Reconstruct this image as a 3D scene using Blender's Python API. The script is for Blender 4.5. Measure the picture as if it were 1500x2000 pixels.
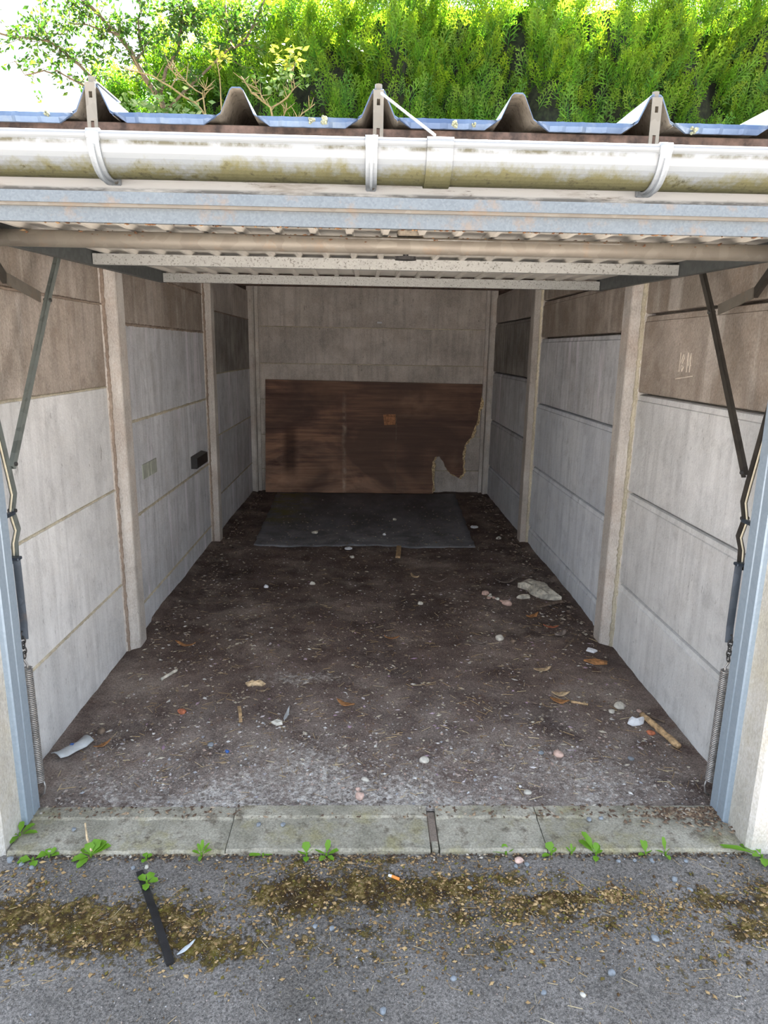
import bpy, bmesh, math, random
import numpy as np
from mathutils import Vector, Matrix

for o in list(bpy.data.objects):
    bpy.data.objects.remove(o, do_unlink=True)
scn = bpy.context.scene
COL = scn.collection
random.seed(7)
rng = np.random.default_rng(11)


def S(r, g, b, a=1.0):
    f = lambda c: (c / 255 / 12.92) if c / 255 <= .04045 else ((c / 255 + .055) / 1.055) ** 2.4
    return (f(r), f(g), f(b), a)


# ------------------------------------------------------------------ camera
F_PX, PITCH, YAW, ROLL = 1342.08, .2322, .0288, .0167
cp, sp, cy, sy = math.cos(PITCH), math.sin(PITCH), math.cos(YAW), math.sin(YAW)
fwd = Vector((sy * cp, cy * cp, -sp)); r0 = Vector((cy, -sy, 0)); u0 = r0.cross(fwd)
rt = math.cos(ROLL) * r0 + math.sin(ROLL) * u0
up = -math.sin(ROLL) * r0 + math.cos(ROLL) * u0
cam_d = bpy.data.cameras.new('camera'); cam = bpy.data.objects.new('camera', cam_d); COL.objects.link(cam)
cam.matrix_world = Matrix(((rt.x, up.x, -fwd.x, -.0573), (rt.y, up.y, -fwd.y, -2.0), (rt.z, up.z, -fwd.z, 1.4398), (0, 0, 0, 1)))
cam_d.sensor_width = 36; cam_d.lens = F_PX * 36 / 2000; cam_d.clip_start = .02; cam_d.clip_end = 200
scn.camera = cam

# ------------------------------------------------------------------ sky, sun, exposure
SKY = .55
w = bpy.data.worlds.new('sky'); scn.world = w; w.use_nodes = True
wn = w.node_tree.nodes; wl = w.node_tree.links; wn.clear()
wo = wn.new('ShaderNodeOutputWorld'); bg = wn.new('ShaderNodeBackground'); tc = wn.new('ShaderNodeTexCoord')
sx = wn.new('ShaderNodeSeparateXYZ'); cr = wn.new('ShaderNodeValToRGB')
cr.color_ramp.elements[0].position = 0.0; cr.color_ramp.elements[0].color = (.93, .96, 1, 1)
cr.color_ramp.elements[1].position = .9; cr.color_ramp.elements[1].color = (.58, .75, 1, 1)
wl.new(tc.outputs['Generated'], sx.inputs[0]); wl.new(sx.outputs['Z'], cr.inputs[0]); wl.new(cr.outputs[0], bg.inputs['Color'])
bg.inputs['Strength'].default_value = SKY; wl.new(bg.outputs[0], wo.inputs[0])
sun_d = bpy.data.lights.new('sun', 'SUN'); sun_d.energy = 30.0; sun_d.angle = math.radians(2.5); sun_d.color = (1, .98, .95)
sun = bpy.data.objects.new('sun', sun_d); COL.objects.link(sun)
sun.rotation_euler = Vector((-.22, -.62, -.78)).to_track_quat('-Z', 'Y').to_euler()
sun.location = (3, 9, 10)
vs = scn.view_settings
vs.view_transform = 'Standard'; vs.look = 'None'; vs.gamma = 1.0; vs.use_curve_mapping = False; vs.exposure = 2.42


# ------------------------------------------------------------------ material helpers
class NT:
    def __init__(self, name):
        self.m = bpy.data.materials.new(name); self.m.use_nodes = True
        self.t = self.m.node_tree; self.b = self.t.nodes['Principled BSDF']; self.out = self.t.nodes['Material Output']
        self.tc = None

    def n(self, typ, **kw):
        nd = self.t.nodes.new(typ)
        for k, v in kw.items():
            setattr(nd, k, v)
        return nd

    def put(self, sock, v):
        if isinstance(v, bpy.types.NodeSocket):
            self.t.links.new(v, sock)
        elif v is not None:
            sock.default_value = v

    def obj(self):
        if not self.tc:
            self.tc = self.n('ShaderNodeTexCoord')
        return self.tc.outputs['Object']

    def coord(self, scale=(1, 1, 1), rnd=False):
        mp = self.n('ShaderNodeMapping'); mp.inputs['Scale'].default_value = scale
        src = self.obj()
        if rnd:
            oi = self.n('ShaderNodeObjectInfo'); mu = self.n('ShaderNodeVectorMath', operation='SCALE')
            cb = self.n('ShaderNodeCombineXYZ')
            for i in range(3):
                self.t.links.new(oi.outputs['Random'], cb.inputs[i])
            self.t.links.new(cb.outputs[0], mu.inputs[0]); mu.inputs['Scale'].default_value = 37.0
            ad = self.n('ShaderNodeVectorMath', operation='ADD')
            self.t.links.new(src, ad.inputs[0]); self.t.links.new(mu.outputs[0], ad.inputs[1]); src = ad.outputs[0]
        self.t.links.new(src, mp.inputs['Vector'])
        return mp.outputs[0]

    def noise(self, scale, detail=4, rough=.55, stretch=(1, 1, 1), rnd=False, dist=0):
        nd = self.n('ShaderNodeTexNoise'); nd.inputs['Scale'].default_value = scale
        nd.inputs['Detail'].default_value = detail; nd.inputs['Roughness'].default_value = rough; nd.inputs['Distortion'].default_value = dist
        self.t.links.new(self.coord(stretch, rnd), nd.inputs['Vector'])
        return nd.outputs['Fac']

    def vor(self, scale, feature='F1', out='Distance', stretch=(1, 1, 1)):
        nd = self.n('ShaderNodeTexVoronoi', feature=feature); nd.inputs['Scale'].default_value = scale
        self.t.links.new(self.coord(stretch), nd.inputs['Vector'])
        return nd.outputs[out]

    def ramp(self, fac, stops, interp='LINEAR'):
        nd = self.n('ShaderNodeValToRGB'); r = nd.color_ramp; r.interpolation = interp
        while len(r.elements) < len(stops):
            r.elements.new(.5)
        for e, (p, c) in zip(r.elements, stops):
            e.position = p; e.color = c if len(c) == 4 else (*c, 1)
        self.put(nd.inputs[0], fac)
        return nd.outputs[0]

    def step(self, fac, a, b):
        nd = self.n('ShaderNodeMapRange'); nd.inputs['From Min'].default_value = a; nd.inputs['From Max'].default_value = b
        self.put(nd.inputs[0], fac)
        return nd.outputs[0]

    def math(self, op, a, b=None):
        nd = self.n('ShaderNodeMath', operation=op); self.put(nd.inputs[0], a)
        if b is not None:
            self.put(nd.inputs[1], b)
        return nd.outputs[0]

    def mix(self, fac, a, b, blend='MIX'):
        nd = self.n('ShaderNodeMix', data_type='RGBA', blend_type=blend)
        self.put(nd.inputs[0], fac); self.put(nd.inputs[6], a); self.put(nd.inputs[7], b)
        return nd.outputs[2]

    def attr(self, name):
        nd = self.n('ShaderNodeAttribute'); nd.attribute_name = name
        return nd.outputs['Fac']

    def island(self):
        return self.n('ShaderNodeNewGeometry').outputs['Random Per Island']

    def axis(self, i):
        nd = self.n('ShaderNodeSeparateXYZ'); self.t.links.new(self.obj(), nd.inputs[0])
        return nd.outputs[i]

    def done(self, color, rough=.9, metal=0.0, bump=None, bs=.3, bd=.01, spec=.5):
        self.put(self.b.inputs['Base Color'], color); self.put(self.b.inputs['Roughness'], rough); self.put(self.b.inputs['Metallic'], metal)
        self.b.inputs['Specular IOR Level'].default_value = spec
        if bump is not None:
            bp = self.n('ShaderNodeBump'); bp.inputs['Strength'].default_value = bs; bp.inputs['Distance'].default_value = bd
            self.t.links.new(bump, bp.inputs['Height']); self.t.links.new(bp.outputs[0], self.b.inputs['Normal'])
        return self.m


MIDG = (.5, .5, .5, 1)


def concrete(name, light, dark, brown=(120, 100, 84), brown_amt=.25, streak=.5, pale=None, pale_amt=0.0, dark_amt=.35):
    t = NT(name)
    big = t.noise(2.6, 7, .68, rnd=True)
    c = t.mix(t.step(big, .38, .62), S(*dark), S(*light))
    cl = t.noise(9, 6, .65, rnd=True)
    c = t.mix(t.math('MULTIPLY', t.step(cl, .52, .68), .38), c, S(*[q * .80 for q in dark]))
    st = t.noise(1.0, 7, .65, stretch=(20, 20, 1.3), rnd=True)
    c = t.mix(t.math('MULTIPLY', t.step(st, .46, .66), streak), c, S(*[q * .86 for q in dark]))
    if pale:
        ps = t.noise(1.0, 5, .6, stretch=(8, 8, .9), rnd=True)
        c = t.mix(t.math('MULTIPLY', t.step(ps, .54, .66), pale_amt), c, S(*pale))
    br = t.noise(3.4, 7, .7, rnd=True)
    c = t.mix(t.math('MULTIPLY', t.step(br, .47, .68), brown_amt), c, S(*brown))
    sc = t.noise(17, 5, .7, stretch=(1, 1, .35), rnd=True)
    c = t.mix(t.math('MULTIPLY', t.step(sc, .655, .72), dark_amt * 1.2), c, S(96, 90, 82))
    pit = t.noise(62, 4, .65, stretch=(1, 1, .4))
    c = t.mix(t.math('MULTIPLY', t.step(pit, .64, .72), dark_amt), c, S(74, 68, 62))
    fl = t.noise(190, 4, .65, stretch=(1, 1, .5))
    c = t.mix(.42, c, t.ramp(fl, [(.3, (.2, .2, .2)), (.7, (.8, .8, .8))]), 'OVERLAY')
    oi = t.n('ShaderNodeObjectInfo')
    c = t.mix(1.0, c, t.ramp(oi.outputs['Random'], [(0, (.86, .855, .85)), (1, (1, 1, 1))]), 'MULTIPLY')
    return t.done(c, .92, bump=t.math('ADD', t.noise(130, 5, .7), t.math('MULTIPLY', t.noise(30, 5, .65), 1.6)), bs=.45, bd=.005, spec=.25)


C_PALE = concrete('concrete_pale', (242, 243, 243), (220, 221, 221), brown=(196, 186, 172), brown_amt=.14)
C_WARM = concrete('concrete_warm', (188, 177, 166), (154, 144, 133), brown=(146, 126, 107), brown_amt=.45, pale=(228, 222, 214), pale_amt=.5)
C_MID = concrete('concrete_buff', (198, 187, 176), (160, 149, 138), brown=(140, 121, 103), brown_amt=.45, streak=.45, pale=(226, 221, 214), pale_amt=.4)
C_GREY = concrete('concrete_grey', (234, 236, 240), (204, 206, 210), brown=(180, 166, 150), brown_amt=.15, streak=.6, pale=(250, 246, 255), pale_amt=.75)
C_BLUE = concrete('concrete_blue_grey', (244, 249, 255), (228, 234, 243), brown=(190, 178, 166), brown_amt=.10, streak=.5)
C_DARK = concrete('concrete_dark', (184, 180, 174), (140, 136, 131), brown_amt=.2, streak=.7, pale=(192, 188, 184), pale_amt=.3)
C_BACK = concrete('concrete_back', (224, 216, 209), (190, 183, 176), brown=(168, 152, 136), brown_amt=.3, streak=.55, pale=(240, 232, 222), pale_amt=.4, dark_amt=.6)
C_POST = concrete('concrete_post', (226, 221, 214), (198, 192, 185), brown=(182, 152, 128), brown_amt=.35)
C_MORT = concrete('mortar', (226, 218, 196), (190, 182, 160), brown_amt=.2)
C_MORTD = concrete('mortar_brown', (178, 162, 148), (140, 126, 114), brown=(150, 120, 98), brown_amt=.3)
C_JOINT = concrete('joint_backing', (150, 138, 126), (112, 104, 94), brown_amt=.3)
C_WHITE = concrete('painted_pillar', (214, 210, 203), (194, 190, 180), brown=(196, 184, 146), brown_amt=.35, streak=.35, dark_amt=.15)


def kerb_mat():
    t = NT('kerb_concrete')
    c = t.mix(t.step(t.noise(6, 6, .65), .35, .65), S(134, 129, 114), S(172, 165, 150))
    c = t.mix(t.math('MULTIPLY', t.step(t.noise(9, 6, .7, rnd=True), .5, .66), .7), c, S(144, 136, 98))
    c = t.mix(t.math('MULTIPLY', t.step(t.noise(22, 6, .7), .54, .66), .8), c, S(98, 88, 76))
    c = t.mix(.45, c, t.ramp(t.noise(160, 4, .7), [(.3, (.1, .1, .1)), (.7, (.9, .9, .9))]), 'OVERLAY')
    return t.done(c, .95, bump=t.noise(120, 6, .75), bs=.6, bd=.006, spec=.2)


C_KERB = kerb_mat()


def galv(name, light, dark, rust=.25, rough=.45, metal=.3, speck=.0, sc=40):
    t = NT(name)
    v = t.vor(sc, out='Color'); sep = t.n('ShaderNodeSeparateColor'); t.t.links.new(v, sep.inputs[0])
    c = t.mix(t.math('ADD', t.math('MULTIPLY', sep.outputs[0], .5), t.math('MULTIPLY', t.noise(7, 5, .6), .5)), S(*dark), S(*light))
    c = t.mix(t.math('MULTIPLY', t.step(t.noise(14, 7, .7), .56, .68), rust), c, S(124, 106, 88))
    if speck:
        c = t.mix(t.math('MULTIPLY', t.step(t.noise(160, 3, .55), .57, .66), speck), c, S(70, 66, 60))
    return t.done(c, rough, metal, bump=t.noise(90, 3, .6), bs=.08, bd=.003)


M_GALV = galv('galvanised_steel', (110, 117, 122), (88, 95, 101), .6, sc=260)
M_FRAME = galv('frame_steel', (164, 178, 190), (146, 161, 174), .05, rough=.4, metal=.2, sc=120)
M_RAIL = galv('speckled_rail', (158, 159, 156), (140, 141, 139), .05, rough=.6, metal=.1, speck=.7, sc=80)
M_SIDE = galv('shaded_side_rail', (92, 96, 96), (66, 70, 70), .1, rough=.55, metal=.3, sc=50)  # shade on the inward rail faces is put into this darker colour
M_TUBE = galv('header_tube_metal', (124, 119, 110), (102, 95, 86), .75, rough=.5, metal=.3, sc=30)
M_ARM = galv('arm_steel', (150, 158, 154), (112, 118, 114), .2, rough=.45, metal=.5, sc=30)
M_ARMD = galv('dark_arm_steel', (84, 80, 74), (54, 50, 46), .35, rough=.5, metal=.4, sc=30)
M_STRAPD = galv('dark_strap', (88, 98, 110), (56, 64, 74), .3, rough=.4, metal=.5, sc=30)
M_STRAPL = galv('zinc_strap', (128, 122, 112), (104, 98, 88), .4, rough=.5, metal=.3, sc=40)
M_SPRING = galv('spring_steel', (196, 192, 188), (150, 146, 142), .35, rough=.4, metal=.6, sc=40)
M_CHAIN = galv('chain_steel', (92, 92, 92), (60, 58, 56), .5, rough=.5, metal=.5, sc=60)


def plain(name, col, rough=.7, metal=0.0, var=.15, sc=25, spec=.5):
    t = NT(name)
    lo = tuple(max(0, c * (1 - var)) for c in col); hi = tuple(min(255, c * (1 + var)) for c in col)
    c = t.mix(t.step(t.noise(sc, 5, .6), .35, .65), S(*lo), S(*hi))
    return t.done(c, rough, metal, bump=t.noise(sc * 6, 4, .6), bs=.15, bd=.003, spec=spec)


M_SKIN = plain('door_skin_cream', (182, 178, 170), .6, var=.04, sc=6)
M_BLACK = plain('black_plastic', (30, 29, 30), .45, var=.3)
M_LOCK = plain('grimy_lock', (96, 90, 80), .7, var=.3, sc=60)
M_WOOD = plain('dark_roof_timber', (82, 66, 58), .9, var=.3, sc=30)
M_PVC = plain('white_pvc', (146, 148, 150), .35, var=.03, sc=5)
M_LITEDGE = plain('lit_edge_cream', (214, 204, 178), .6, var=.06)  # cream stands in for light on the lever's flange edge


def gutter_mat():
    t = NT('algae_stained_pvc')
    z = t.axis(2)
    low = t.step(z, 1.885, 1.832)
    n1 = t.noise(9, 7, .7, stretch=(1, 1, .8)); n2 = t.noise(34, 6, .7, stretch=(1, 1, .6)); n0 = t.noise(1.7, 3, .5, stretch=(1, .2, .2))
    m = t.math('MULTIPLY', t.step(t.math('ADD', t.math('ADD', t.math('MULTIPLY', n1, .6), t.math('MULTIPLY', n2, .5)), t.math('ADD', t.math('MULTIPLY', low, .46), t.math('MULTIPLY', n0, .5))), .98, 1.18), .9)
    c = t.mix(m, S(124, 126, 128), t.mix(t.step(n2, .35, .65), S(80, 73, 26), S(104, 97, 58)))
    dk = t.math('MULTIPLY', t.step(t.math('ADD', n2, t.math('MULTIPLY', low, .22)), .74, .86), .8)
    c = t.mix(dk, c, S(42, 38, 16))
    lip = t.math('MULTIPLY', t.step(z, 1.898, 1.894), t.step(z, 1.885, 1.890))
    c = t.mix(t.math('MULTIPLY', lip, t.step(t.noise(16, 5, .65), .42, .6)), c, S(66, 62, 42))
    return t.done(c, t.mix(m, (.35, .35, .35, 1), (.85, .85, .85, 1)), bump=n2, bs=.05, bd=.002)


M_GUT = gutter_mat()


def fascia_mat():
    t = NT('peeling_white_timber')
    n = t.noise(10, 7, .7, stretch=(.35, 1, 2.2))
    c = t.mix(t.step(n, .5, .6), S(202, 198, 194), S(172, 164, 156))
    c = t.mix(t.step(t.noise(22, 6, .7, stretch=(.3, 1, 2)), .62, .68), c, S(104, 92, 82))
    lowz = t.step(t.axis(2), 1.824, 1.819)
    c = t.mix(t.math('MULTIPLY', lowz, t.step(t.noise(30, 5, .7, stretch=(.2, 1, 1)), .38, .55)), c, S(112, 110, 108))
    return t.done(c, .8, bump=n, bs=.3, bd=.003)


M_FASC = fascia_mat()


def roof_mats():
    t = NT('slate_blue_roof_metal')
    c = t.mix(t.step(t.noise(5, 6, .65), .35, .65), S(66, 82, 110), S(98, 114, 136))
    v = t.noise(3.3, 7, .7, dist=.4)
    c = t.mix(t.math('MULTIPLY', t.step(v, .56, .7), .6), c, S(130, 134, 128))
    top = t.done(c, .32, .25, bump=t.noise(60, 4, .6), bs=.05, bd=.003)
    t = NT('grimy_roof_underside')
    c = t.mix(t.step(t.noise(14, 7, .7), .35, .65), S(112, 102, 90), S(166, 154, 138))
    c = t.mix(t.math('MULTIPLY', t.step(t.noise(70, 4, .6), .58, .66), .6), c, S(70, 64, 48))
    und = t.done(c, .85, 0, bump=t.noise(60, 4, .6), bs=.2, bd=.003)
    return top, und


M_RTOP, M_RUND = roof_mats()
M_LICH = plain('lichen', (140, 140, 116), .95, var=.2, sc=120)


def ply_mat():
    t = NT('stained_plywood')
    g = t.noise(1.0, 8, .65, stretch=(1.4, 1, 30), dist=.5)
    b = t.noise(1.0, 5, .6, stretch=(1.2, 1, 1.9), dist=1.2)
    c = t.ramp(t.math('ADD', t.math('MULTIPLY', g, .45), t.math('MULTIPLY', b, .62)),
               [(.40, S(86, 66, 60)), (.50, S(120, 92, 80)), (.58, S(164, 124, 100)), (.70, S(208, 166, 136))])
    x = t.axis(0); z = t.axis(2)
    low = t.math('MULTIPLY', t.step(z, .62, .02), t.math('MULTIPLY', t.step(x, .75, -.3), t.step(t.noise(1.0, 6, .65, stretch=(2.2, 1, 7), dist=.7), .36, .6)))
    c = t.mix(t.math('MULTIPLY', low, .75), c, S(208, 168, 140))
    wob = t.math('MULTIPLY', t.math('SUBTRACT', t.noise(6, 5, .7), .5), .05)
    dx = t.math('ABSOLUTE', t.math('ADD', x, t.math('ADD', .272, wob)))
    stk = t.math('MULTIPLY', t.step(dx, .026, .002), t.math('MULTIPLY', t.step(z, 1.05, .5), t.step(t.noise(14, 5, .7), .35, .6)))
    c = t.mix(t.math('MULTIPLY', stk, .7), c, S(236, 214, 190))
    d2 = t.math('ABSOLUTE', t.math('SUBTRACT', x, -.82))
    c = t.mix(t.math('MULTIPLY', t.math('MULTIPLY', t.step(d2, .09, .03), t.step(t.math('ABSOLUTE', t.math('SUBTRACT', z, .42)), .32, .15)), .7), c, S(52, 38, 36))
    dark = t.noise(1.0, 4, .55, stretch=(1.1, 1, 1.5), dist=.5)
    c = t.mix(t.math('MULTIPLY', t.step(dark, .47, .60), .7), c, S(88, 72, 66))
    c = t.mix(t.math('MULTIPLY', t.step(t.math('ADD', t.math('ADD', t.math('MULTIPLY', z, .4), t.math('MULTIPLY', x, .25)), t.math('MULTIPLY', t.math('SUBTRACT', b, .5), 2.0)), .08, .5), .65), c, S(92, 74, 67))  # darkens towards the top and right, broken up by noise
    return t.done(c, .75, bump=g, bs=.15, bd=.003, spec=.3)


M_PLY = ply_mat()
M_TORN = plain('raw_torn_ply', (206, 172, 134), .9, var=.35, sc=70)


def mat_sheet():
    t = NT('dusty_black_sheet')
    c = t.mix(t.step(t.noise(3, 6, .65, stretch=(1, .5, 1)), .4, .72), S(92, 92, 96), S(134, 136, 142))
    y = t.axis(1); fr = t.step(y, 3.9, 3.0)
    c = t.mix(t.math('MULTIPLY', fr, t.step(t.noise(5, 6, .7), .4, .7)), c, S(160, 162, 168))
    gr = t.math('MULTIPLY', t.step(t.axis(0), -.45, -.8), t.step(y, 3.4, 3.9))
    c = t.mix(t.math('MULTIPLY', gr, t.step(t.noise(6, 5, .6), .4, .6)), c, S(112, 110, 64))
    c = t.mix(t.step(t.noise(60, 3, .6, stretch=(1, .4, 1)), .7, .74), c, S(190, 188, 182))
    return t.done(c, .65, bump=t.noise(40, 5, .6), bs=.2, bd=.004, spec=.4)


M_SHEET = mat_sheet()


def floor_mat():
    t = NT('dirt_floor')
    gv = t.attr('gravel')
    n = t.noise(4, 7, .65); f = t.noise(45, 6, .7); ff = t.noise(160, 4, .7)
    c = t.mix(t.step(n, .35, .65), S(88, 73, 67), S(130, 114, 106))
    y = t.axis(1)
    c = t.mix(t.math('MULTIPLY', t.step(t.noise(1.6, 6, .65), .46, .62), .7), c, t.mix(t.step(n, .35, .65), S(66, 57, 54), S(100, 88, 83)))
    c = t.mix(t.math('MULTIPLY', t.step(t.noise(2.2, 6, .65), .50, .66), .6), c, S(172, 158, 147))
    c = t.mix(t.math('MULTIPLY', t.math('MULTIPLY', t.step(y, 1.1, .3), t.step(t.noise(6, 7, .7), .4, .62)), .6), c, S(168, 156, 147))
    c = t.mix(t.math('MULTIPLY', t.step(t.noise(7, 5, .7), .6, .72), .4), c, S(96, 62, 44))
    g = t.mix(t.step(f, .4, .62), S(134, 124, 116), S(208, 201, 194))
    c = t.mix(t.step(t.math('ADD', gv, t.math('MULTIPLY', t.math('SUBTRACT', f, .5), .9)), .38, .72), c, g)
    c = t.mix(.6, c, t.ramp(ff, [(.32, (.08, .08, .08)), (.68, (.92, .92, .92))]), 'OVERLAY')
    sp_ = t.vor(120); c = t.mix(t.math('MULTIPLY', t.step(sp_, .20, .10), t.step(f, .48, .58)), c, S(196, 184, 166))
    return t.done(c, .95, bump=t.math('ADD', f, t.math('MULTIPLY', ff, .5)), bs=.8, bd=.012, spec=.2)


M_FLOOR = floor_mat()


def asphalt_mat():
    t = NT('mossy_asphalt')
    mo = t.attr('moss')
    n = t.noise(3, 6, .6); f = t.noise(150, 5, .78); ff = t.noise(420, 3, .7)
    c = t.mix(t.step(n, .35, .65), S(104, 98, 92), S(136, 129, 123))
    c = t.mix(.75, c, t.ramp(f, [(.34, (.04, .04, .04)), (.66, (.96, .96, .96))]), 'OVERLAY')
    c = t.mix(.5, c, t.ramp(ff, [(.35, (.15, .15, .15)), (.65, (.85, .85, .85))]), 'OVERLAY')
    m1 = t.noise(42, 7, .75); m2 = t.noise(11, 6, .7)
    mc = t.ramp(m1, [(.36, S(38, 26, 13)), (.47, S(70, 50, 22)), (.55, S(100, 84, 38)), (.64, S(152, 128, 88))])
    mc = t.mix(t.math('MULTIPLY', t.step(m2, .55, .68), .45), mc, S(112, 106, 36))
    mc = t.mix(t.math('MULTIPLY', t.step(t.noise(13, 5, .7), .5, .6), .7), mc, S(44, 30, 16))
    k = t.step(t.math('ADD', mo, t.math('ADD', t.math('MULTIPLY', t.math('SUBTRACT', m1, .5), 2.4), t.math('MULTIPLY', t.math('SUBTRACT', m2, .5), 1.6))), .42, .62)
    c = t.mix(k, c, mc)
    cr_ = t.math('MULTIPLY', t.step(t.noise(70, 5, .7), .60, .67), .6)
    c = t.mix(cr_, c, S(70, 58, 46))
    c = t.mix(t.math('MULTIPLY', t.step(t.vor(230), .22, .12), t.step(t.noise(30, 3, .6), .5, .6)), c, S(190, 186, 180))
    return t.done(c, .95, bump=t.math('ADD', f, t.math('MULTIPLY', k, .8)), bs=.8, bd=.008, spec=.25)


M_ASPH = asphalt_mat()
M_YARD = plain('bare_earth', (104, 96, 80), .95, var=.25, sc=4)


def isl(name, stops, rough=.85, transl=0.0, tip=None, tipcol=None):
    t = NT(name)
    c = t.ramp(t.island(), stops)
    if tip:
        c = t.mix(t.attr(tip), c, tipcol)
    t.done(c, rough, spec=.3)
    if transl:
        tr = t.n('ShaderNodeBsdfTranslucent'); t.put(tr.inputs['Color'], t.mix(1.0, c, (1.0, 1.0, .55, 1), 'MULTIPLY'))
        mx = t.n('ShaderNodeMixShader'); mx.inputs[0].default_value = transl
        t.t.links.new(t.b.outputs[0], mx.inputs[1]); t.t.links.new(tr.outputs[0], mx.inputs[2]); t.t.links.new(mx.outputs[0], t.out.inputs[0])
    return t.m


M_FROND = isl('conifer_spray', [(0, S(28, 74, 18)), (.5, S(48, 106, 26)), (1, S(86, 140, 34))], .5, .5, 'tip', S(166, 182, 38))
M_LEAF = isl('shrub_leaf', [(0, S(36, 70, 20)), (.5, S(56, 90, 28)), (1, S(84, 106, 40))], .5, .35)
M_LEAFY = isl('yellow_green_leaf', [(0, S(108, 122, 34)), (1, S(138, 140, 56))], .5, .42)
M_LEAFP = isl('pale_broad_leaf', [(0, S(72, 104, 44)), (.6, S(104, 130, 74)), (1, S(136, 150, 110))], .5, .35)
M_WEED = isl('weed_leaf', [(0, S(88, 134, 36)), (1, S(120, 162, 50))], .5, .3)
M_BARK = plain('branch_bark', (92, 78, 58), .9, var=.2, sc=40)
M_TWIG = plain('golden_dead_twig', (134, 116, 78), .9, var=.15, sc=40)
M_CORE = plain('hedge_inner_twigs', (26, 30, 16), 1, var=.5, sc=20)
M_GRAV = isl('gravel_chips', [(0, S(92, 82, 76)), (.35, S(136, 126, 118)), (.6, S(170, 162, 154)), (.8, S(166, 142, 128)), (.92, S(150, 152, 158)), (1, S(214, 210, 204))])
M_FLECK = isl('pale_flecks', [(0, S(196, 188, 170)), (.4, S(150, 132, 108)), (.7, S(112, 88, 70)), (.85, S(214, 212, 206)), (1, S(158, 128, 148))])
M_STRAW = isl('dry_straw', [(0, S(176, 152, 106)), (.5, S(148, 120, 82)), (1, S(206, 190, 150))])
M_CRUMB = isl('tan_moss_crumbs', [(0, S(178, 150, 108)), (.4, S(140, 112, 74)), (.75, S(72, 52, 30)), (1, S(112, 104, 44))])
M_STONEB = plain('blue_grey_stone', (128, 133, 138), .8, var=.12, sc=50)
M_STONEP = plain('pink_stone', (196, 166, 152), .85, var=.12, sc=50)
M_STONEG = plain('pale_stone', (192, 186, 174), .85, var=.12, sc=50)
M_BRICK = plain('orange_brick', (176, 106, 76), .9, var=.2, sc=60)
M_DLEAF = plain('dry_brown_leaf', (158, 112, 70), .8, var=.25, sc=60)
M_DLEAFP = plain('dry_pale_leaf', (190, 166, 132), .8, var=.2, sc=60)
M_DLEAFG = plain('dry_grey_leaf', (132, 120, 112), .8, var=.2, sc=60)
M_STICK = plain('dry_wood', (180, 150, 112), .85, var=.2, sc=60)
M_STICKD = plain('weathered_wood', (112, 96, 82), .9, var=.25, sc=60)
M_PAPER = plain('white_paper', (226, 228, 232), .7, var=.04)
M_OFFW = plain('offwhite_flake', (206, 202, 190), .8, var=.12, sc=40)
M_BONE = plain('crumpled_plaster', (190, 184, 170), .85, var=.22, sc=26)
M_GPLAS = plain('grey_plastic', (186, 190, 192), .6, var=.08, sc=20)
M_BLUE = plain('blue_print', (60, 100, 170), .6, var=.1)
M_TILE = plain('grey_green_plate', (168, 172, 160), .6, var=.06)
M_CHALK = plain('scratched_chalk', (216, 206, 192), .95, var=.06)
M_ORANGE = plain('orange_filter', (226, 140, 66), .8, var=.1)


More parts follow.
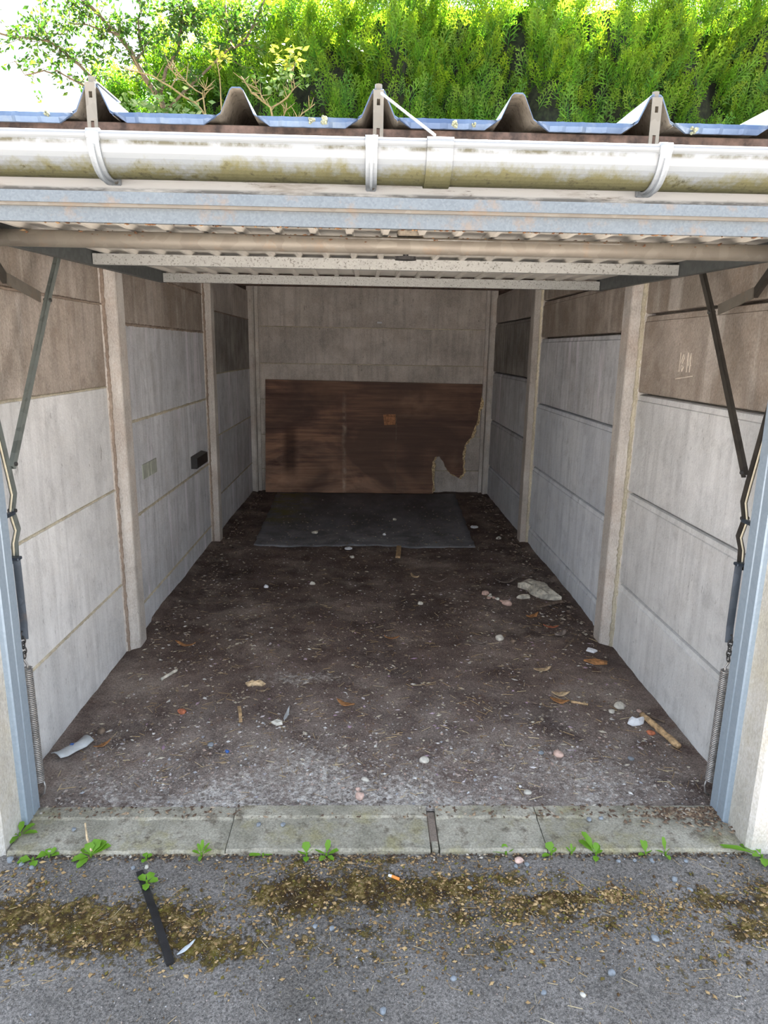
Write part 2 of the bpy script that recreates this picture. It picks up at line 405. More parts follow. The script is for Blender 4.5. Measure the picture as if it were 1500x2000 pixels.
# ------------------------------------------------------------------ mesh helpers
class MB:
    def __init__(self):
        self.v = []; self.f = []; self.mi = []

    def add(self, vs, fs, mi=0):
        k = len(self.v); self.v += [tuple(p) for p in vs]
        self.f += [tuple(i + k for i in f) for f in fs]; self.mi += [mi] * len(fs)
        return self

    def box(self, x0, x1, y0, y1, z0, z1, bev=0.0):
        if bev <= 0:
            vs = [(x, y, z) for z in (z0, z1) for y in (y0, y1) for x in (x0, x1)]
            return self.add(vs, [(0, 2, 3, 1), (4, 5, 7, 6), (0, 1, 5, 4), (2, 6, 7, 3), (0, 4, 6, 2), (1, 3, 7, 5)])
        bm = bmesh.new(); bmesh.ops.create_cube(bm, size=1)
        for q in bm.verts:
            q.co = ((x0 + x1) / 2 + q.co.x * (x1 - x0), (y0 + y1) / 2 + q.co.y * (y1 - y0), (z0 + z1) / 2 + q.co.z * (z1 - z0))
        bmesh.ops.bevel(bm, geom=list(bm.edges), offset=bev, segments=1, affect='EDGES')
        bm.verts.index_update()
        self.add([q.co[:] for q in bm.verts], [[q.index for q in f.verts] for f in bm.faces]); bm.free()
        return self

    def prism(self, prof, axis, a, b, mi=0):
        """closed profile of 2D points extruded along axis: 'y' takes (x,z), 'x' takes (y,z), 'z' takes (x,y)"""
        def P(p, t):
            return {'y': (p[0], t, p[1]), 'x': (t, p[0], p[1]), 'z': (p[0], p[1], t)}[axis]
        n = len(prof); vs = [P(p, a) for p in prof] + [P(p, b) for p in prof]
        fs = [(i, (i + 1) % n, (i + 1) % n + n, i + n) for i in range(n)] + [tuple(range(n))[::-1], tuple(range(n, 2 * n))]
        return self.add(vs, fs, mi)

    def tube(self, pts, r, sides=6, cap=True):
        pts = [Vector(p) for p in pts]; n = len(pts); R = r if isinstance(r, (list, tuple)) else [r] * n
        prev = None; rings = []
        for i, p in enumerate(pts):
            d = (pts[min(i + 1, n - 1)] - pts[max(i - 1, 0)]).normalized()
            a = prev if prev else (Vector((0, 0, 1)) if abs(d.z) < .9 else Vector((1, 0, 0)))
            a = (a - d * a.dot(d)).normalized(); prev = a; b = d.cross(a)
            rings.append([p + (a * math.cos(2 * math.pi * k / sides) + b * math.sin(2 * math.pi * k / sides)) * R[i] for k in range(sides)])
        vs = [q for rg in rings for q in rg]
        fs = [(i * sides + k, i * sides + (k + 1) % sides, (i + 1) * sides + (k + 1) % sides, (i + 1) * sides + k) for i in range(n - 1) for k in range(sides)]
        if cap:
            fs += [tuple(range(sides))[::-1], tuple(range((n - 1) * sides, n * sides))]
        return self.add(vs, fs)

    def bar(self, pts, wv, tv, wd, th):
        """flat bar of width wd along wv and thickness th along tv swept through pts"""
        wv = Vector(wv).normalized() * wd / 2; tv = Vector(tv).normalized() * th / 2
        vs = []
        for p in pts:
            p = Vector(p); vs += [p - wv - tv, p + wv - tv, p + wv + tv, p - wv + tv]
        n = len(pts)
        fs = [(i * 4 + k, i * 4 + (k + 1) % 4, i * 4 + 4 + (k + 1) % 4, i * 4 + 4 + k) for i in range(n - 1) for k in range(4)]
        fs += [(3, 2, 1, 0), (n * 4 - 4, n * 4 - 3, n * 4 - 2, n * 4 - 1)]
        return self.add(vs, fs)

    def build(self, name, mats, parent=None, smooth=False):
        me = bpy.data.meshes.new(name); me.from_pydata(self.v, [], self.f)
        mats = mats if isinstance(mats, (list, tuple)) else [mats]
        for m in mats:
            me.materials.append(m)
        if any(self.mi):
            me.polygons.foreach_set('material_index', self.mi)
        bm = bmesh.new(); bm.from_mesh(me); bmesh.ops.recalc_face_normals(bm, faces=bm.faces); bm.to_mesh(me); bm.free()
        if smooth:
            me.polygons.foreach_set('use_smooth', [True] * len(me.polygons))
        return link(name, me, parent)


def link(name, me, parent=None):
    o = bpy.data.objects.new(name, me); COL.objects.link(o)
    if parent:
        o.parent = parent; o.matrix_parent_inverse = Matrix.Translation(-parent.location)
    return o


def empty(name, loc=(0, 0, 0)):
    o = bpy.data.objects.new(name, None); COL.objects.link(o); o.location = loc; o.empty_display_size = .1
    return o


def tag(o, label=None, cat=None, group=None, kind=None):
    if label:
        o['label'] = label
    if cat:
        o['category'] = cat
    if group:
        o['group'] = group
    if kind:
        o['kind'] = kind
    return o


def np_mesh(name, V, Fc, mat, parent=None, attrs=None, smooth=False):
    me = bpy.data.meshes.new(name); nv = len(V); nf, k = Fc.shape
    me.vertices.add(nv); me.vertices.foreach_set('co', np.asarray(V, np.float32).ravel())
    me.loops.add(nf * k); me.loops.foreach_set('vertex_index', Fc.astype(np.int32).ravel())
    me.polygons.add(nf); me.polygons.foreach_set('loop_start', np.arange(0, nf * k, k, dtype=np.int32))
    me.polygons.foreach_set('loop_total', np.full(nf, k, np.int32))
    me.polygons.foreach_set('use_smooth', np.full(nf, smooth))
    me.update(calc_edges=True); me.materials.append(mat)
    for an, av in (attrs or {}).items():
        a = me.attributes.new(an, 'FLOAT', 'POINT'); a.data.foreach_set('value', np.asarray(av, np.float32))
    return link(name, me, parent)


# smooth pseudo-random height fields
_ph = np.random.default_rng(3).uniform(0, 6.28, (40,)); _dr = np.random.default_rng(4).uniform(0, 6.28, (40,))


def waves(x, y, base, octs=3, per=6, seed=0):
    h = 0
    for o in range(octs):
        for k in range(per):
            i = (o * per + k + seed) % 40; fr = base * 2.1 ** o * (1 + .13 * k)
            h = h + np.sin((x * np.cos(_dr[i]) + y * np.sin(_dr[i])) * fr + _ph[i]) / per / 1.6 ** o
    return h


def floor_h(x, y):
    h = .010 * waves(x, y, 5.0, 3) + .004 * waves(x, y, 37, 2, seed=9)
    h = h + .028 * np.exp(-(((x - .60) / .14) ** 2 + ((y - 1.26) / .11) ** 2))
    return h - .004


def ground_h(x, y):
    return -.016 + .003 * waves(x, y, 6, 2, seed=5) + .0015 * waves(x, y, 60, 2, seed=14)


# ------------------------------------------------------------------ ground and floor
MOSS = [(-.95, -.47, .30, .07, .75), (-.72, -.52, .34, .085, .9), (-.45, -.57, .2, .06, .7), (-1.0, -.36, .12, .04, .4), (-.22, -.40, .14, .085, 1.0), (-.05, -.39, .22, .075, .85),
        (.19, -.40, .2, .065, .9), (.22, -.47, .12, .05, .7), (.47, -.425, .17, .026, 1.0), (.40, -.47, .2, .05, .7), (.645, -.415, .035, .018, 1.2), (.95, -.44, .14, .05, .75), (.98, -.53, .15, .06, .7),
        (-.05, -.28, .3, .02, .6), (.3, -.57, .2, .05, .35), (-.15, -.55, .25, .06, .4), (.75, -.47, .06, .03, .5), (-.2, -.3, .2, .03, .5), (.8, -.63, .2, .05, .3), (-.55, -.47, .15, .05, .7), (.32, -.36, .15, .03, .6), (.55, -.50, .15, .04, .5), (1.1, -.40, .1, .05, .6), (-.98, -.60, .2, .05, .5), (.1, -.62, .3, .05, .3)]


def build_ground():
    xs = np.arange(-1.6, 1.6001, .012); ys = np.arange(-1.30, -.2449, .010)
    X, Y = np.meshgrid(xs, ys); mo = np.zeros_like(X)
    for (mx, my, rx, ry, s) in MOSS:
        mo = np.maximum(mo, s * np.exp(-.8 * (((X - mx) / rx) ** 2 + ((Y - my) / ry) ** 2)))
    Z = ground_h(X, Y) + .004 * mo * (.6 + .8 * waves(X, Y, 90, 2, seed=21))
    nx, ny = len(xs), len(ys); idx = np.arange(nx * ny).reshape(ny, nx)
    Fc = np.stack([idx[:-1, :-1], idx[:-1, 1:], idx[1:, 1:], idx[1:, :-1]], -1).reshape(-1, 4)
    V = np.stack([X, Y, Z], -1).reshape(-1, 3)
    z = -.018; ex = np.array([(-9, -16, z), (9, -16, z), (9, -1.3, z), (-9, -1.3, z), (-9, -.245, z), (-1.6, -.245, z), (-1.6, -1.3, z), (1.6, -1.3, z), (1.6, -.245, z), (9, -.245, z)])
    k = len(V)
    Fc = np.concatenate([Fc, np.array([[0, 1, 2, 3], [3, 6, 5, 4], [7, 2, 9, 8]]) + k])
    o = np_mesh('ground', np.concatenate([V, ex]), Fc, M_ASPH, attrs={'moss': np.concatenate([mo.ravel(), np.zeros(len(ex))])}, smooth=True)
    return tag(o, 'grey asphalt forecourt with patches of brown and yellow moss', kind='structure')


build_ground()
yard = tag(MB().add([(-12, -.245, -.09), (12, -.245, -.09), (12, 16, -.09), (-12, 16, -.09)], [(0, 1, 2, 3)]).build('ground_earth', M_YARD), 'bare earth around and behind the garage', kind='structure')


def build_floor():
    xs = np.arange(-1.26, 1.2601, .018); ys = np.arange(-.075, 5.08, .018)
    X, Y = np.meshgrid(xs, ys); Z = floor_h(X, Y)
    edge = np.clip((Y + .06) / .1, 0, 1); Z = Z * edge - .003 * (1 - edge)
    Z = Z + .02 * np.exp(-((X + 1.2) / .05) ** 2) * (Y > 1.5) + .012 * np.exp(-((X - 1.2) / .05) ** 2) * (Y > 1.5)
    Z = Z - .012 * np.exp(-(((X + 1.08) / .1) ** 2 + ((Y - .02) / .06) ** 2))
    g = np.clip(1.05 - (Y + .05) / .62, 0, 1) * (.75 + .5 * waves(X, Y, 7, 2, seed=17)) * np.clip(1.25 - np.abs(X) / 1.0, 0, 1) ** .6
    g = np.maximum(g, .55 * np.exp(-(((X + .35) / .35) ** 2 + ((Y - .85) / .12) ** 2)))
    nx, ny = len(xs), len(ys); idx = np.arange(nx * ny).reshape(ny, nx)
    Fc = np.stack([idx[:-1, :-1], idx[:-1, 1:], idx[1:, 1:], idx[1:, :-1]], -1).reshape(-1, 4)
    o = np_mesh('floor', np.stack([X, Y, Z], -1).reshape(-1, 3), Fc, M_FLOOR, attrs={'gravel': g.ravel()}, smooth=True)
    return tag(o, 'dark trampled dirt floor of the garage with grey gravel near the kerb', kind='structure')


build_floor()

# threshold kerb
kerb = tag(empty('kerb', (0, -.16, 0)), 'row of worn concrete threshold stones across the garage opening', kind='structure')


def kerb_stone(x0, x1, dz=0.0, name='kerb_stone', lip=True):
    prof = [(-.256, -.12), (-.256, -.006), (-.250, .001), (-.118, .003), (-.112, .009 if lip else .004), (-.066, .010 if lip else .004), (-.060, .005), (-.060, -.12)]
    m = MB(); n = max(2, int((x1 - x0) / .03)); k = len(prof)
    vs = []; fs = []
    for i in range(n + 1):
        x = x0 + (x1 - x0) * i / n
        e = .003 if i in (0, n) else 0
        for (y, z) in prof:
            j = .0025 * float(waves(np.array(x), np.array(y * 3 + z), 60, 2, seed=3)) if z > -.1 else 0
            vs.append((x, y + j * .8, z + dz + j - (e if z > -.1 else 0)))
    for i in range(n):
        fs += [(i * k + q, i * k + (q + 1) % k, (i + 1) * k + (q + 1) % k, (i + 1) * k + q) for q in range(k)]
    fs += [tuple(range(k)), tuple(range(n * k, n * k + k))]
    return m.add(vs, fs).build(name, C_KERB, kerb)


for a, b, dz, lp in ((-1.09, -.459, -.003, True), (-.456, .148, .002, True), (.177, .4965, 0, True), (.4995, 1.10, -.001, True)):
    kerb_stone(a, b, dz, lip=lp)
MB().box(.153, .173, -.250, -.215, -.1, .0, .003).build('filler_brick', C_KERB, kerb)
MB().box(.150, .176, -.213, -.07, -.1, -.008, .002).build('joint_fill', C_MORTD, kerb)


# ------------------------------------------------------------------ walls
def panel(sgn, y0, y1, z0, z1, mat, parent, cham=.004, topch=None):
    x = 1.2
    tc_ = topch if topch else cham
    prof = [(x + .045, z0), (x + .006, z0), (x, z0 + cham), (x, z1 - tc_)]
    prof += [(x + .005, z1 - tc_ + .003), (x + .007, z1 - .006), (x + .016, z1 - .002), (x + .045, z1)] if topch else [(x + .006, z1 - .001), (x + .045, z1)]
    prof = [(sgn * p, q) for p, q in prof]
    return MB().prism(prof, 'y', y0, y1).build('concrete_panel', mat, parent)


def ridge(pts, w, h, n_dir, mat, parent, name='mortar_joint', seed=0):
    """irregular half-round bead of mortar following pts; n_dir points out of the wall"""
    rr = random.Random(seed); vs = []; fs = []
    P = [Vector(p) for p in pts]; L = sum((P[i + 1] - P[i]).length for i in range(len(P) - 1)); n = max(6, int(L / .014))
    d = (P[-1] - P[0]).normalized(); nn = Vector(n_dir); s = d.cross(nn).normalized()
    for i in range(n + 1):
        p = P[0].lerp(P[-1], i / n); a = w * (.75 + .5 * rr.random()); b = h * (.6 + .8 * rr.random()); j = (rr.random() - .5) * w * .22
        vs += [p + s * (j - a / 2) - nn * .006, p + s * (j - a / 4) + nn * b * .8, p + s * (j + a / 4) + nn * b, p + s * (j + a / 2) - nn * .006]
    for i in range(n):
        fs += [(i * 4 + k, i * 4 + k + 1, i * 4 + 5 + k, i * 4 + 4 + k) for k in range(3)]
    return MB().add(vs, fs).build(name, mat, parent, smooth=True)


def side_wall(sgn, name, label, post_y, mats, joints):
    wall = MB().box(min(sgn * 1.245, sgn * 1.30), max(sgn * 1.245, sgn * 1.30), -.05, 5.14, -.1, 1.97).build(name, C_JOINT)
    MB().prism([(-.05, 1.965), (5.14, 1.965), (5.14, 2.155), (-.05, 1.972)], 'x', *sorted((sgn * 1.21, sgn * 1.29))).build('wall_plate_timber', M_WOOD, wall)
    tag(wall, label, kind='structure')
    bays = [(-.05, post_y[0] + .02), (post_y[0] + .16, post_y[1] + .02), (post_y[1] + .16, 5.03)]
    for bi, ((y0, y1), zs) in enumerate(zip(bays, joints)):
        for zi in range(len(zs) - 1):
            panel(sgn, y0, y1, zs[zi] + (.006 if sgn > 0 else .002), zs[zi + 1] - .002, mats[bi][zi], wall, .005, .030 if sgn > 0 else None)
        for zi in range(1, len(zs) - 1):
            if sgn < 0:
                ridge([(-1.2, y0, zs[zi]), (-1.2, y1, zs[zi])], .011 if bi != 1 else .020, .004, (1, 0, 0), C_MORT if zs[zi] < 1.4 else C_MORTD, wall, seed=bi * 9 + zi)
    for yi, py in enumerate(list(post_y)):
        prof = [(1.27, py), (1.2, py), (1.163, py + .036), (1.150, py + .048), (1.147, py + .056), (1.147, py + .145), (1.155, py + .155), (1.2, py + .185), (1.27, py + .185)]
        MB().prism([(sgn * a, b) for a, b in prof], 'z', -.1, 1.97).build('concrete_post', C_POST, wall)
        ridge([(sgn * 1.19, py + .010, 0), (sgn * 1.19, py + .010, 1.95)], .026 if sgn > 0 else .018, .008, (-sgn * .75, -.66, 0), C_MORTD if sgn < 0 else C_MORT, wall, 'mortar_fillet', seed=50 + yi)
    prof = [(1.27, 4.90), (1.165, 4.90), (1.150, 4.915), (1.150, 4.99), (1.12, 5.0), (1.12, 5.06), (1.27, 5.06)]
    MB().prism([(sgn * a, b) for a, b in prof], 'z', -.1, 2.06).build('concrete_post', C_POST, wall)
    return wall


J = [[-.1, .34, .795, 1.26, 1.61, 1.97], [-.1, .14, .607, 1.075, 1.537, 1.79, 1.97], [-.1, .305, .77, 1.24, 1.70, 1.97]]
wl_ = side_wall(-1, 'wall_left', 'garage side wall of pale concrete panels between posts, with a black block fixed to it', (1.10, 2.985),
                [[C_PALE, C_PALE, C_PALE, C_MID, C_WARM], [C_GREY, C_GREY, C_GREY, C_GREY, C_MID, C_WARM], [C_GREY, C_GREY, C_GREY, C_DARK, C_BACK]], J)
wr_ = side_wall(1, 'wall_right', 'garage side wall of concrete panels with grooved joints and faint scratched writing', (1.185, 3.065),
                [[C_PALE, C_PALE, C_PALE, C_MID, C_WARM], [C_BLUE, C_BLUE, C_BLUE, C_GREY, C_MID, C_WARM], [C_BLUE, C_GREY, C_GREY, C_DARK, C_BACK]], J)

wb = tag(MB().box(-1.3, 1.3, 5.075, 5.14, -.1, 2.13).build('wall_back', C_JOINT), 'end wall of stained concrete panels behind the leaning plywood', kind='structure')
zb = [-.1, .225, .58, .935, 1.29, 1.645, 2.13]
for i in range(6):
    prof = [(5.08, zb[i] + .002), (5.034, zb[i] + .002), (5.03, zb[i] + .006), (5.03, zb[i + 1] - .008), (5.036, zb[i + 1] - .002), (5.08, zb[i + 1] - .002)]
    MB().prism(prof, 'x', -1.125, 1.125).build('concrete_panel', C_BACK, wb)
for i in (1, 2, 3, 4, 5):
    ridge([(-1.125, 5.03, zb[i] - .002), (1.125, 5.03, zb[i] - .002)], .010, .004, (0, -1, 0), C_MORT, wb, seed=90 + i)
MB().box(.045, .095, 5.022, 5.032, 1.688, 1.706, .003).build('white_mark', M_PAPER, wb)

# scratched writing on the panel of the other wall: 1814 over a line
def scratch(p, q, wdt=.0035):
    (y0, z0), (y1, z1) = p, q
    return [(1.1985, y0, z0), (1.1985, y1, z1)]


mk = MB()
def glyph(segs, oy, oz, sy_, sz_):
    for (a, b) in segs:
        mk.bar([(1.199, oy - a[0] * sy_, oz + a[1] * sz_), (1.199, oy - b[0] * sy_, oz + b[1] * sz_)], (0, (b[1] - a[1]) * sz_, (b[0] - a[0]) * sy_ + 1e-5), (1, 0, 0), .0032, .003)
one = [((.3, 0), (.3, 1))]
eight = [((0, .5), (.3, .95)), ((.3, .95), (.5, .75)), ((.5, .75), (.05, .25)), ((.05, .25), (.3, .02)), ((.3, .02), (.5, .25)), ((.5, .25), (0, .5))]
four = [((.35, 0), (.35, 1)), ((.35, 1), (0, .35)), ((0, .35), (.5, .35))]
for gl, oy in ((one, .80), (eight, .775), (one, .735), (four, .712)):
    glyph(gl, oy, 1.372, .045, .075)
mk.bar([(1.199, .809, 1.343), (1.199, .665, 1.359)], (0, 0, 1), (1, 0, 0), .004, .003)
mk.build('scratched_writing', M_CHALK, wr_)

# front pillars
wf = tag(empty('wall_front', (0, -.16, 0)), 'two white painted concrete pillars flanking the garage opening', kind='structure')
for s in (-1, 1):
    x0, x1 = sorted((s * 1.097, s * 1.36))
    MB().box(x0, x1, -.258, -.05, -.1, 1.812, .012).build('pillar', C_WHITE, wf)

# steel door frame
fr = tag(empty('trim_1', (0, -.09, 0)), 'galvanised steel frame around the garage opening with a round header tube', kind='structure')
for s in (-1, 1):
    x0, x1 = sorted((s * 1.080, s * 1.115)); MB().box(x0, x1, -.146, -.104, 0.0, 1.73, .004).build('jamb_channel', M_FRAME, fr)
    x0, x1 = sorted((s * 1.082, s * 1.115)); MB().box(x0, x1, -.100, -.056, 0.0, 1.73, .003).build('jamb_channel', M_FRAME, fr)
    x0, x1 = sorted((s * 1.086, s * 1.11)); MB().box(x0, x1, -.106, -.098, 0.0, 1.725).build('jamb_seam', M_BLACK, fr)
MB().tube([(-1.16, -.06, 1.709), (1.16, -.06, 1.709)], .0215, 20).build('header_tube', M_TUBE, fr, smooth=True)

# fascia
fa = tag(MB().box(-1.55, 1.55, -.126, -.100, 1.812, 1.952, .003).build('trim_2', M_FASC), 'peeling white painted fascia board under the gutter', kind='structure')
tb = tag(MB().box(-1.55, 1.55, -.118, -.06, 1.952, 1.974, .002).build('trim_3', M_WOOD), 'brown timber strip between the gutter and the roof sheets', kind='structure')
tb2 = tag(MB().box(-1.30, 1.30, -.099, -.045, 1.78, 1.95).build('trim_4', M_WOOD), 'dark timber lintel behind the fascia board', kind='structure')

# ------------------------------------------------------------------ roof
roof = tag(empty('roof', (0, 2.5, 1.98)), 'blue-grey ribbed metal roof sheets with raised trapezoid ribs', kind='structure')
RIBX = [-1.415, -1.068, -.724, -.378, -.034, .308, .648, .99, 1.33]
RY0, RY1, RS = -.142, 5.3, .036


def sheet_profile(x0, x1, ribs, lift=0.0):
    pts = [(x0, 0)]
    for rx in ribs:
        pts += [(rx - .050, 0), (rx - .040, .006), (rx - .016, .058 + lift), (rx - .010, .063 + lift), (rx + .010, .063 + lift), (rx + .016, .058 + lift), (rx + .040, .006), (rx + .050, 0)]
    pts.append((x1, 0))
    return pts


def roof_sheet(x0, x1, ribs, dz=0.0):
    pr = sheet_profile(x0, x1, ribs); n = len(pr); t = .003
    def zz(y): return 1.984 + RS * (y - RY0) + dz
    m = MB()
    top = [(x, y, z + zz(y)) for y in (RY0, RY1) for x, z in pr]
    bot = [(x, y, z + zz(y) - t) for y in (RY0, RY1) for x, z in pr]
    m.add(top, [(i, i + 1, n + i + 1, n + i) for i in range(n - 1)], 0)
    m.add(bot, [(i + 1, i, n + i, n + i + 1) for i in range(n - 1)], 1)
    m.add([top[i] for i in range(n)] + [bot[i] for i in range(n)], [(i + 1, i, n + i, n + i + 1) for i in range(n - 1)], 0)
    o = m.build('roof_sheet', [M_RTOP, M_RUND], roof)
    return o


def pan_lip(x0, x1, dz=0.0):
    """turned-down front edge of one pan with small crimps"""
    z = 1.984 + dz; vs = []; fs = []; n = 24
    xs = [x0 + (x1 - x0) * i / n for i in range(n + 1)]
    crimp = [x0 + .06, x0 + .112, x1 - .07]
    for x in xs:
        e = min((x - x0), (x1 - x)); tap = min(1, max(.0, e / .03)); c = .003 if any(abs(x - q) < .007 for q in crimp) else 0
        vs += [(x, RY0, z), (x, RY0 - .006 - c, z - .001), (x, RY0 - .010 * tap - c, z - .010 * tap - .002), (x, RY0 - .004 - c, z - .021 * tap - .002), (x, RY0 + .002, z - .019 * tap - .004), (x, RY0 + .004, z - .004)]
    for i in range(n):
        fs += [(i * 6 + k, i * 6 + (k + 1) % 6, i * 6 + 6 + (k + 1) % 6, i * 6 + 6 + k) for k in range(6)]
    return MB().add(vs, fs).build('sheet_lip', M_RTOP, roof)


roof_sheet(RIBX[0] - .05, RIBX[2] + .046, RIBX[0:3], 0)
roof_sheet(RIBX[2] - .046, RIBX[4] + .046, RIBX[2:5], .004)
roof_sheet(RIBX[4] - .046, RIBX[6] + .046, RIBX[4:7], .008)
roof_sheet(RIBX[6] - .046, RIBX[8] + .05, RIBX[6:9], .012)
for i in range(8):
    pan_lip(RIBX[i] + .050, RIBX[i + 1] - .050, (i // 2) * .004)
for rx in (RIBX[2], RIBX[4], RIBX[6]):
    dz = .004
    m = MB(); y0, y1 = -.151, -.148; x0, x1 = rx - .0125, rx + .0125
    for (a, b, c, d) in ((x0, x0 + .0085, 1.935, 2.050), (x1 - .0085, x1, 1.935, 2.050), (x0 + .0085, x1 - .0085, 1.966, 2.016), (x0 + .0085, x1 - .0085, 2.030, 2.050), (x0 + .0085, x1 - .0085, 1.935, 1.946)):
        m.box(a, b, y0, y1, c, d)
    m.bar([(rx, -.149, 2.049), (rx, -.13, 2.056), (rx, .03, 2.063)], (1, 0, 0), (0, 0, 1), .025, .003)
    m.build('strap', M_STRAPL, roof)
    MB().tube([(rx, -.135, 2.052), (rx, -.135, 2.066)], .009, 8).build('strap_bolt', M_STRAPL, roof)
for (lx, k) in ((-.195, 1), (-.165, 1.25), (.155, 1.0), (.20, .6), (.745, 1.1), (-.83, .7)):
    m = MB()
    for q in range(9):
        a = random.uniform(0, 6.28); r = .007 * k * random.random() ** .5
        m.tube([(lx + r * math.cos(a), RY0 - .010, 1.978 + r * math.sin(a)), (lx + r * 1.2 * math.cos(a), RY0 - .016, 1.979 + r * 1.2 * math.sin(a))], [.004 * k, .002 * k], 6)
    m.build('lichen_patch', M_LICH, roof)
for px_ in (1.3, 2.9, 4.4):
    MB().box(-1.3, 1.3, px_, px_ + .05, 1.972, 1.972 + .011 + RS * px_ - .004).build('purlin', M_WOOD, roof)

# white rod from rib to gutter
tag(MB().tube([(-.028, -.158, 2.040), (.03, -.19, 1.99), (.098, -.245, 1.926)], .003, 6).build('tie_rod', M_PVC), 'thin white rod slanting from a roof rib down to the gutter', 'rod')

# ------------------------------------------------------------------ gutter
gut = tag(empty('gutter', (0, -.19, 1.83)), 'white half-round plastic gutter stained with green algae', 'gutter')
GY, GZ, GR = -.19, 1.905, .075


def half_round(x0, x1, r_out, r_in, name, mat, a0=180, a1=360, lipr=.0):
    n = 20; pr = []
    for i in range(n + 1):
        a = math.radians(a0 + (a1 - a0) * i / n); pr.append((GY + r_out * math.cos(a), GZ + r_out * math.sin(a)))
    for i in range(n, -1, -1):
        a = math.radians(a0 + (a1 - a0) * i / n); pr.append((GY + r_in * math.cos(a), GZ + r_in * math.sin(a)))
    vs = [(x, y, z) for x in (x0, x1) for y, z in pr]; k = len(pr)
    fs = [(i, (i + 1) % k, (i + 1) % k + k, i + k) for i in range(k)]
    m = MB().add(vs, fs)
    for e in (0, k):
        m.f += [tuple(e + q for q in (i, i + 1, k - 2 - i, k - 1 - i)) for i in range(n)]; m.mi += [0] * n
    if lipr:
        m.tube([(x0, GY - r_out + lipr * .4, GZ + .001), (x1, GY - r_out + lipr * .4, GZ + .001)], lipr, 12)
    return m.build(name, mat, gut, smooth=False)


half_round(-1.52, .104, GR, GR - .003, 'gutter_length', M_GUT, lipr=.0095)
half_round(.112, 1.52, GR, GR - .003, 'gutter_length', M_GUT, lipr=.0095)
half_round(.078, .139, GR + .005, GR + .001, 'union_sleeve', M_GUT, lipr=.0125)
for bx in (-.684, -.05, .635):
    b = half_round(bx - .0135, bx + .0135, GR + .006, GR + .0012, 'gutter_bracket', M_PVC, a0=180, a1=345, lipr=.0)
    for (d0, d1) in ((-.003, .003),):
        rb = half_round(bx + d0, bx + d1, GR + .014, GR + .005, 'bracket_rib', M_PVC, a0=195, a1=325)
        rb.parent = b; rb.matrix_parent_inverse = Matrix.Translation(-gut.location) if False else Matrix.Identity(4)
    c = MB().tube([(bx - .0145, GY - GR + .003, GZ + .001), (bx + .0145, GY - GR + .003, GZ + .001)], .0135, 12).build('bracket_clip', M_PVC, gut, smooth=True)
    MB().box(bx - .0135, bx + .0135, -.142, -.127, 1.826, 1.90, .003).build('bracket_plate', M_PVC, gut)
    MB().tube([(bx + .004, -.150, 1.832), (bx + .004, -.141, 1.832)], .006, 8).build('bracket_screw', M_TUBE, gut)


# ------------------------------------------------------------------ up-and-over door, lying open under the roof
door = tag(empty('door_1', (.02, .5, 1.72)), 'cream up-and-over garage door swung open overhead, seen from below with galvanised rails', kind='structure')


def dz_(y):
    return 1.758 + .024 * (y - .575)


DX0, DX1 = -1.015, 1.055
DY0, DY1 = -.478, 1.475


def slab(x0, x1, y0, y1, lo, hi, name, mat, bev=0.0, parent=door):
    """box whose bottom and top follow the tilted door plane, lo/hi measured from the plane"""
    vs = []
    for (o) in (lo, hi):
        for y in (y0, y1):
            for x in (x0, x1):
                vs.append((x, y, dz_(y) + o))
    return MB().add(vs, [(0, 2, 3, 1), (4, 5, 7, 6), (0, 1, 5, 4), (2, 6, 7, 3), (0, 4, 6, 2), (1, 3, 7, 5)]).build(name, mat, parent)


slab(DX0 - .03, DX1 + .03, DY0, DY1 + .01, .004, .007, 'door_skin', M_SKIN)
x = DX0 + .05
rib_me = None
while x < DX1 - .03:
    if rib_me is None:
        m = MB(); prof = [(-.012, .004), (-.007, -.008), (.007, -.008), (.012, .004)]
        vs = [(a, y, dz_(y) + b) for y in (DY0 + .03, DY1 - .01) for a, b in prof]
        r = m.add(vs, [(0, 1, 5, 4), (1, 2, 6, 5), (2, 3, 7, 6), (3, 0, 4, 7), (0, 3, 2, 1), (4, 5, 6, 7)]).build('skin_rib', M_SKIN, door)
        rib_me = r.data; r.location.x = x
    else:
        r = link('skin_rib', rib_me, door); r.location.x = x
    x += .0955
slab(DX0 - .03, DX0 - .003, DY0 + .01, DY1 + .012, -.046, .004, 'side_rail', M_SIDE)
slab(DX1 + .003, DX1 + .03, DY0 + .01, DY1 + .012, -.046, .004, 'side_rail', M_SIDE)
slab(DX0, DX1, .560, .590, -.044, -.008, 'cross_rail', M_RAIL)
slab(DX0, DX1, 1.42, 1.45, -.046, -.006, 'cross_rail', M_RAIL)
# front edge: folded skin lip and galvanised channel
slab(DX0 - .035, DX1 + .035, DY0 - .004, DY0 + .002, -.012, .010, 'skin_lip', M_GALV)
slab(DX0 - .035, DX1 + .035, DY0 + .002, DY0 + .02, -.018, -.002, 'channel_flange', M_TUBE)
slab(DX0 - .035, DX1 + .035, DY0 + .012, DY0 + .016, -.047, -.016, 'front_channel', M_GALV)
slab(DX0 - .035, DX1 + .035, DY0 + .016, DY0 + .026, -.047, -.044, 'channel_flange', M_GALV)
lk = MB().box(.022, .092, -.075, -.02, 1.733, 1.749, .004).build('lock_box', M_LOCK, door)
hd = MB().tube([(.064, .29, 1.75), (.064, .295, 1.727)], .0085, 10).build('lock_handle', M_BLACK, door)
vs = [(.064 + math.cos(a) * .034, .30 + math.sin(a) * .018) for a in [2 * math.pi * i / 16 for i in range(16)]]
g_ = MB().prism(vs, 'z', 1.716, 1.727).build('handle_grip', M_BLACK, hd)
g_.matrix_parent_inverse = Matrix.Translation(-door.location) @ Matrix.Translation((0, 0, 0)); g_.matrix_parent_inverse = Matrix.Identity(4)


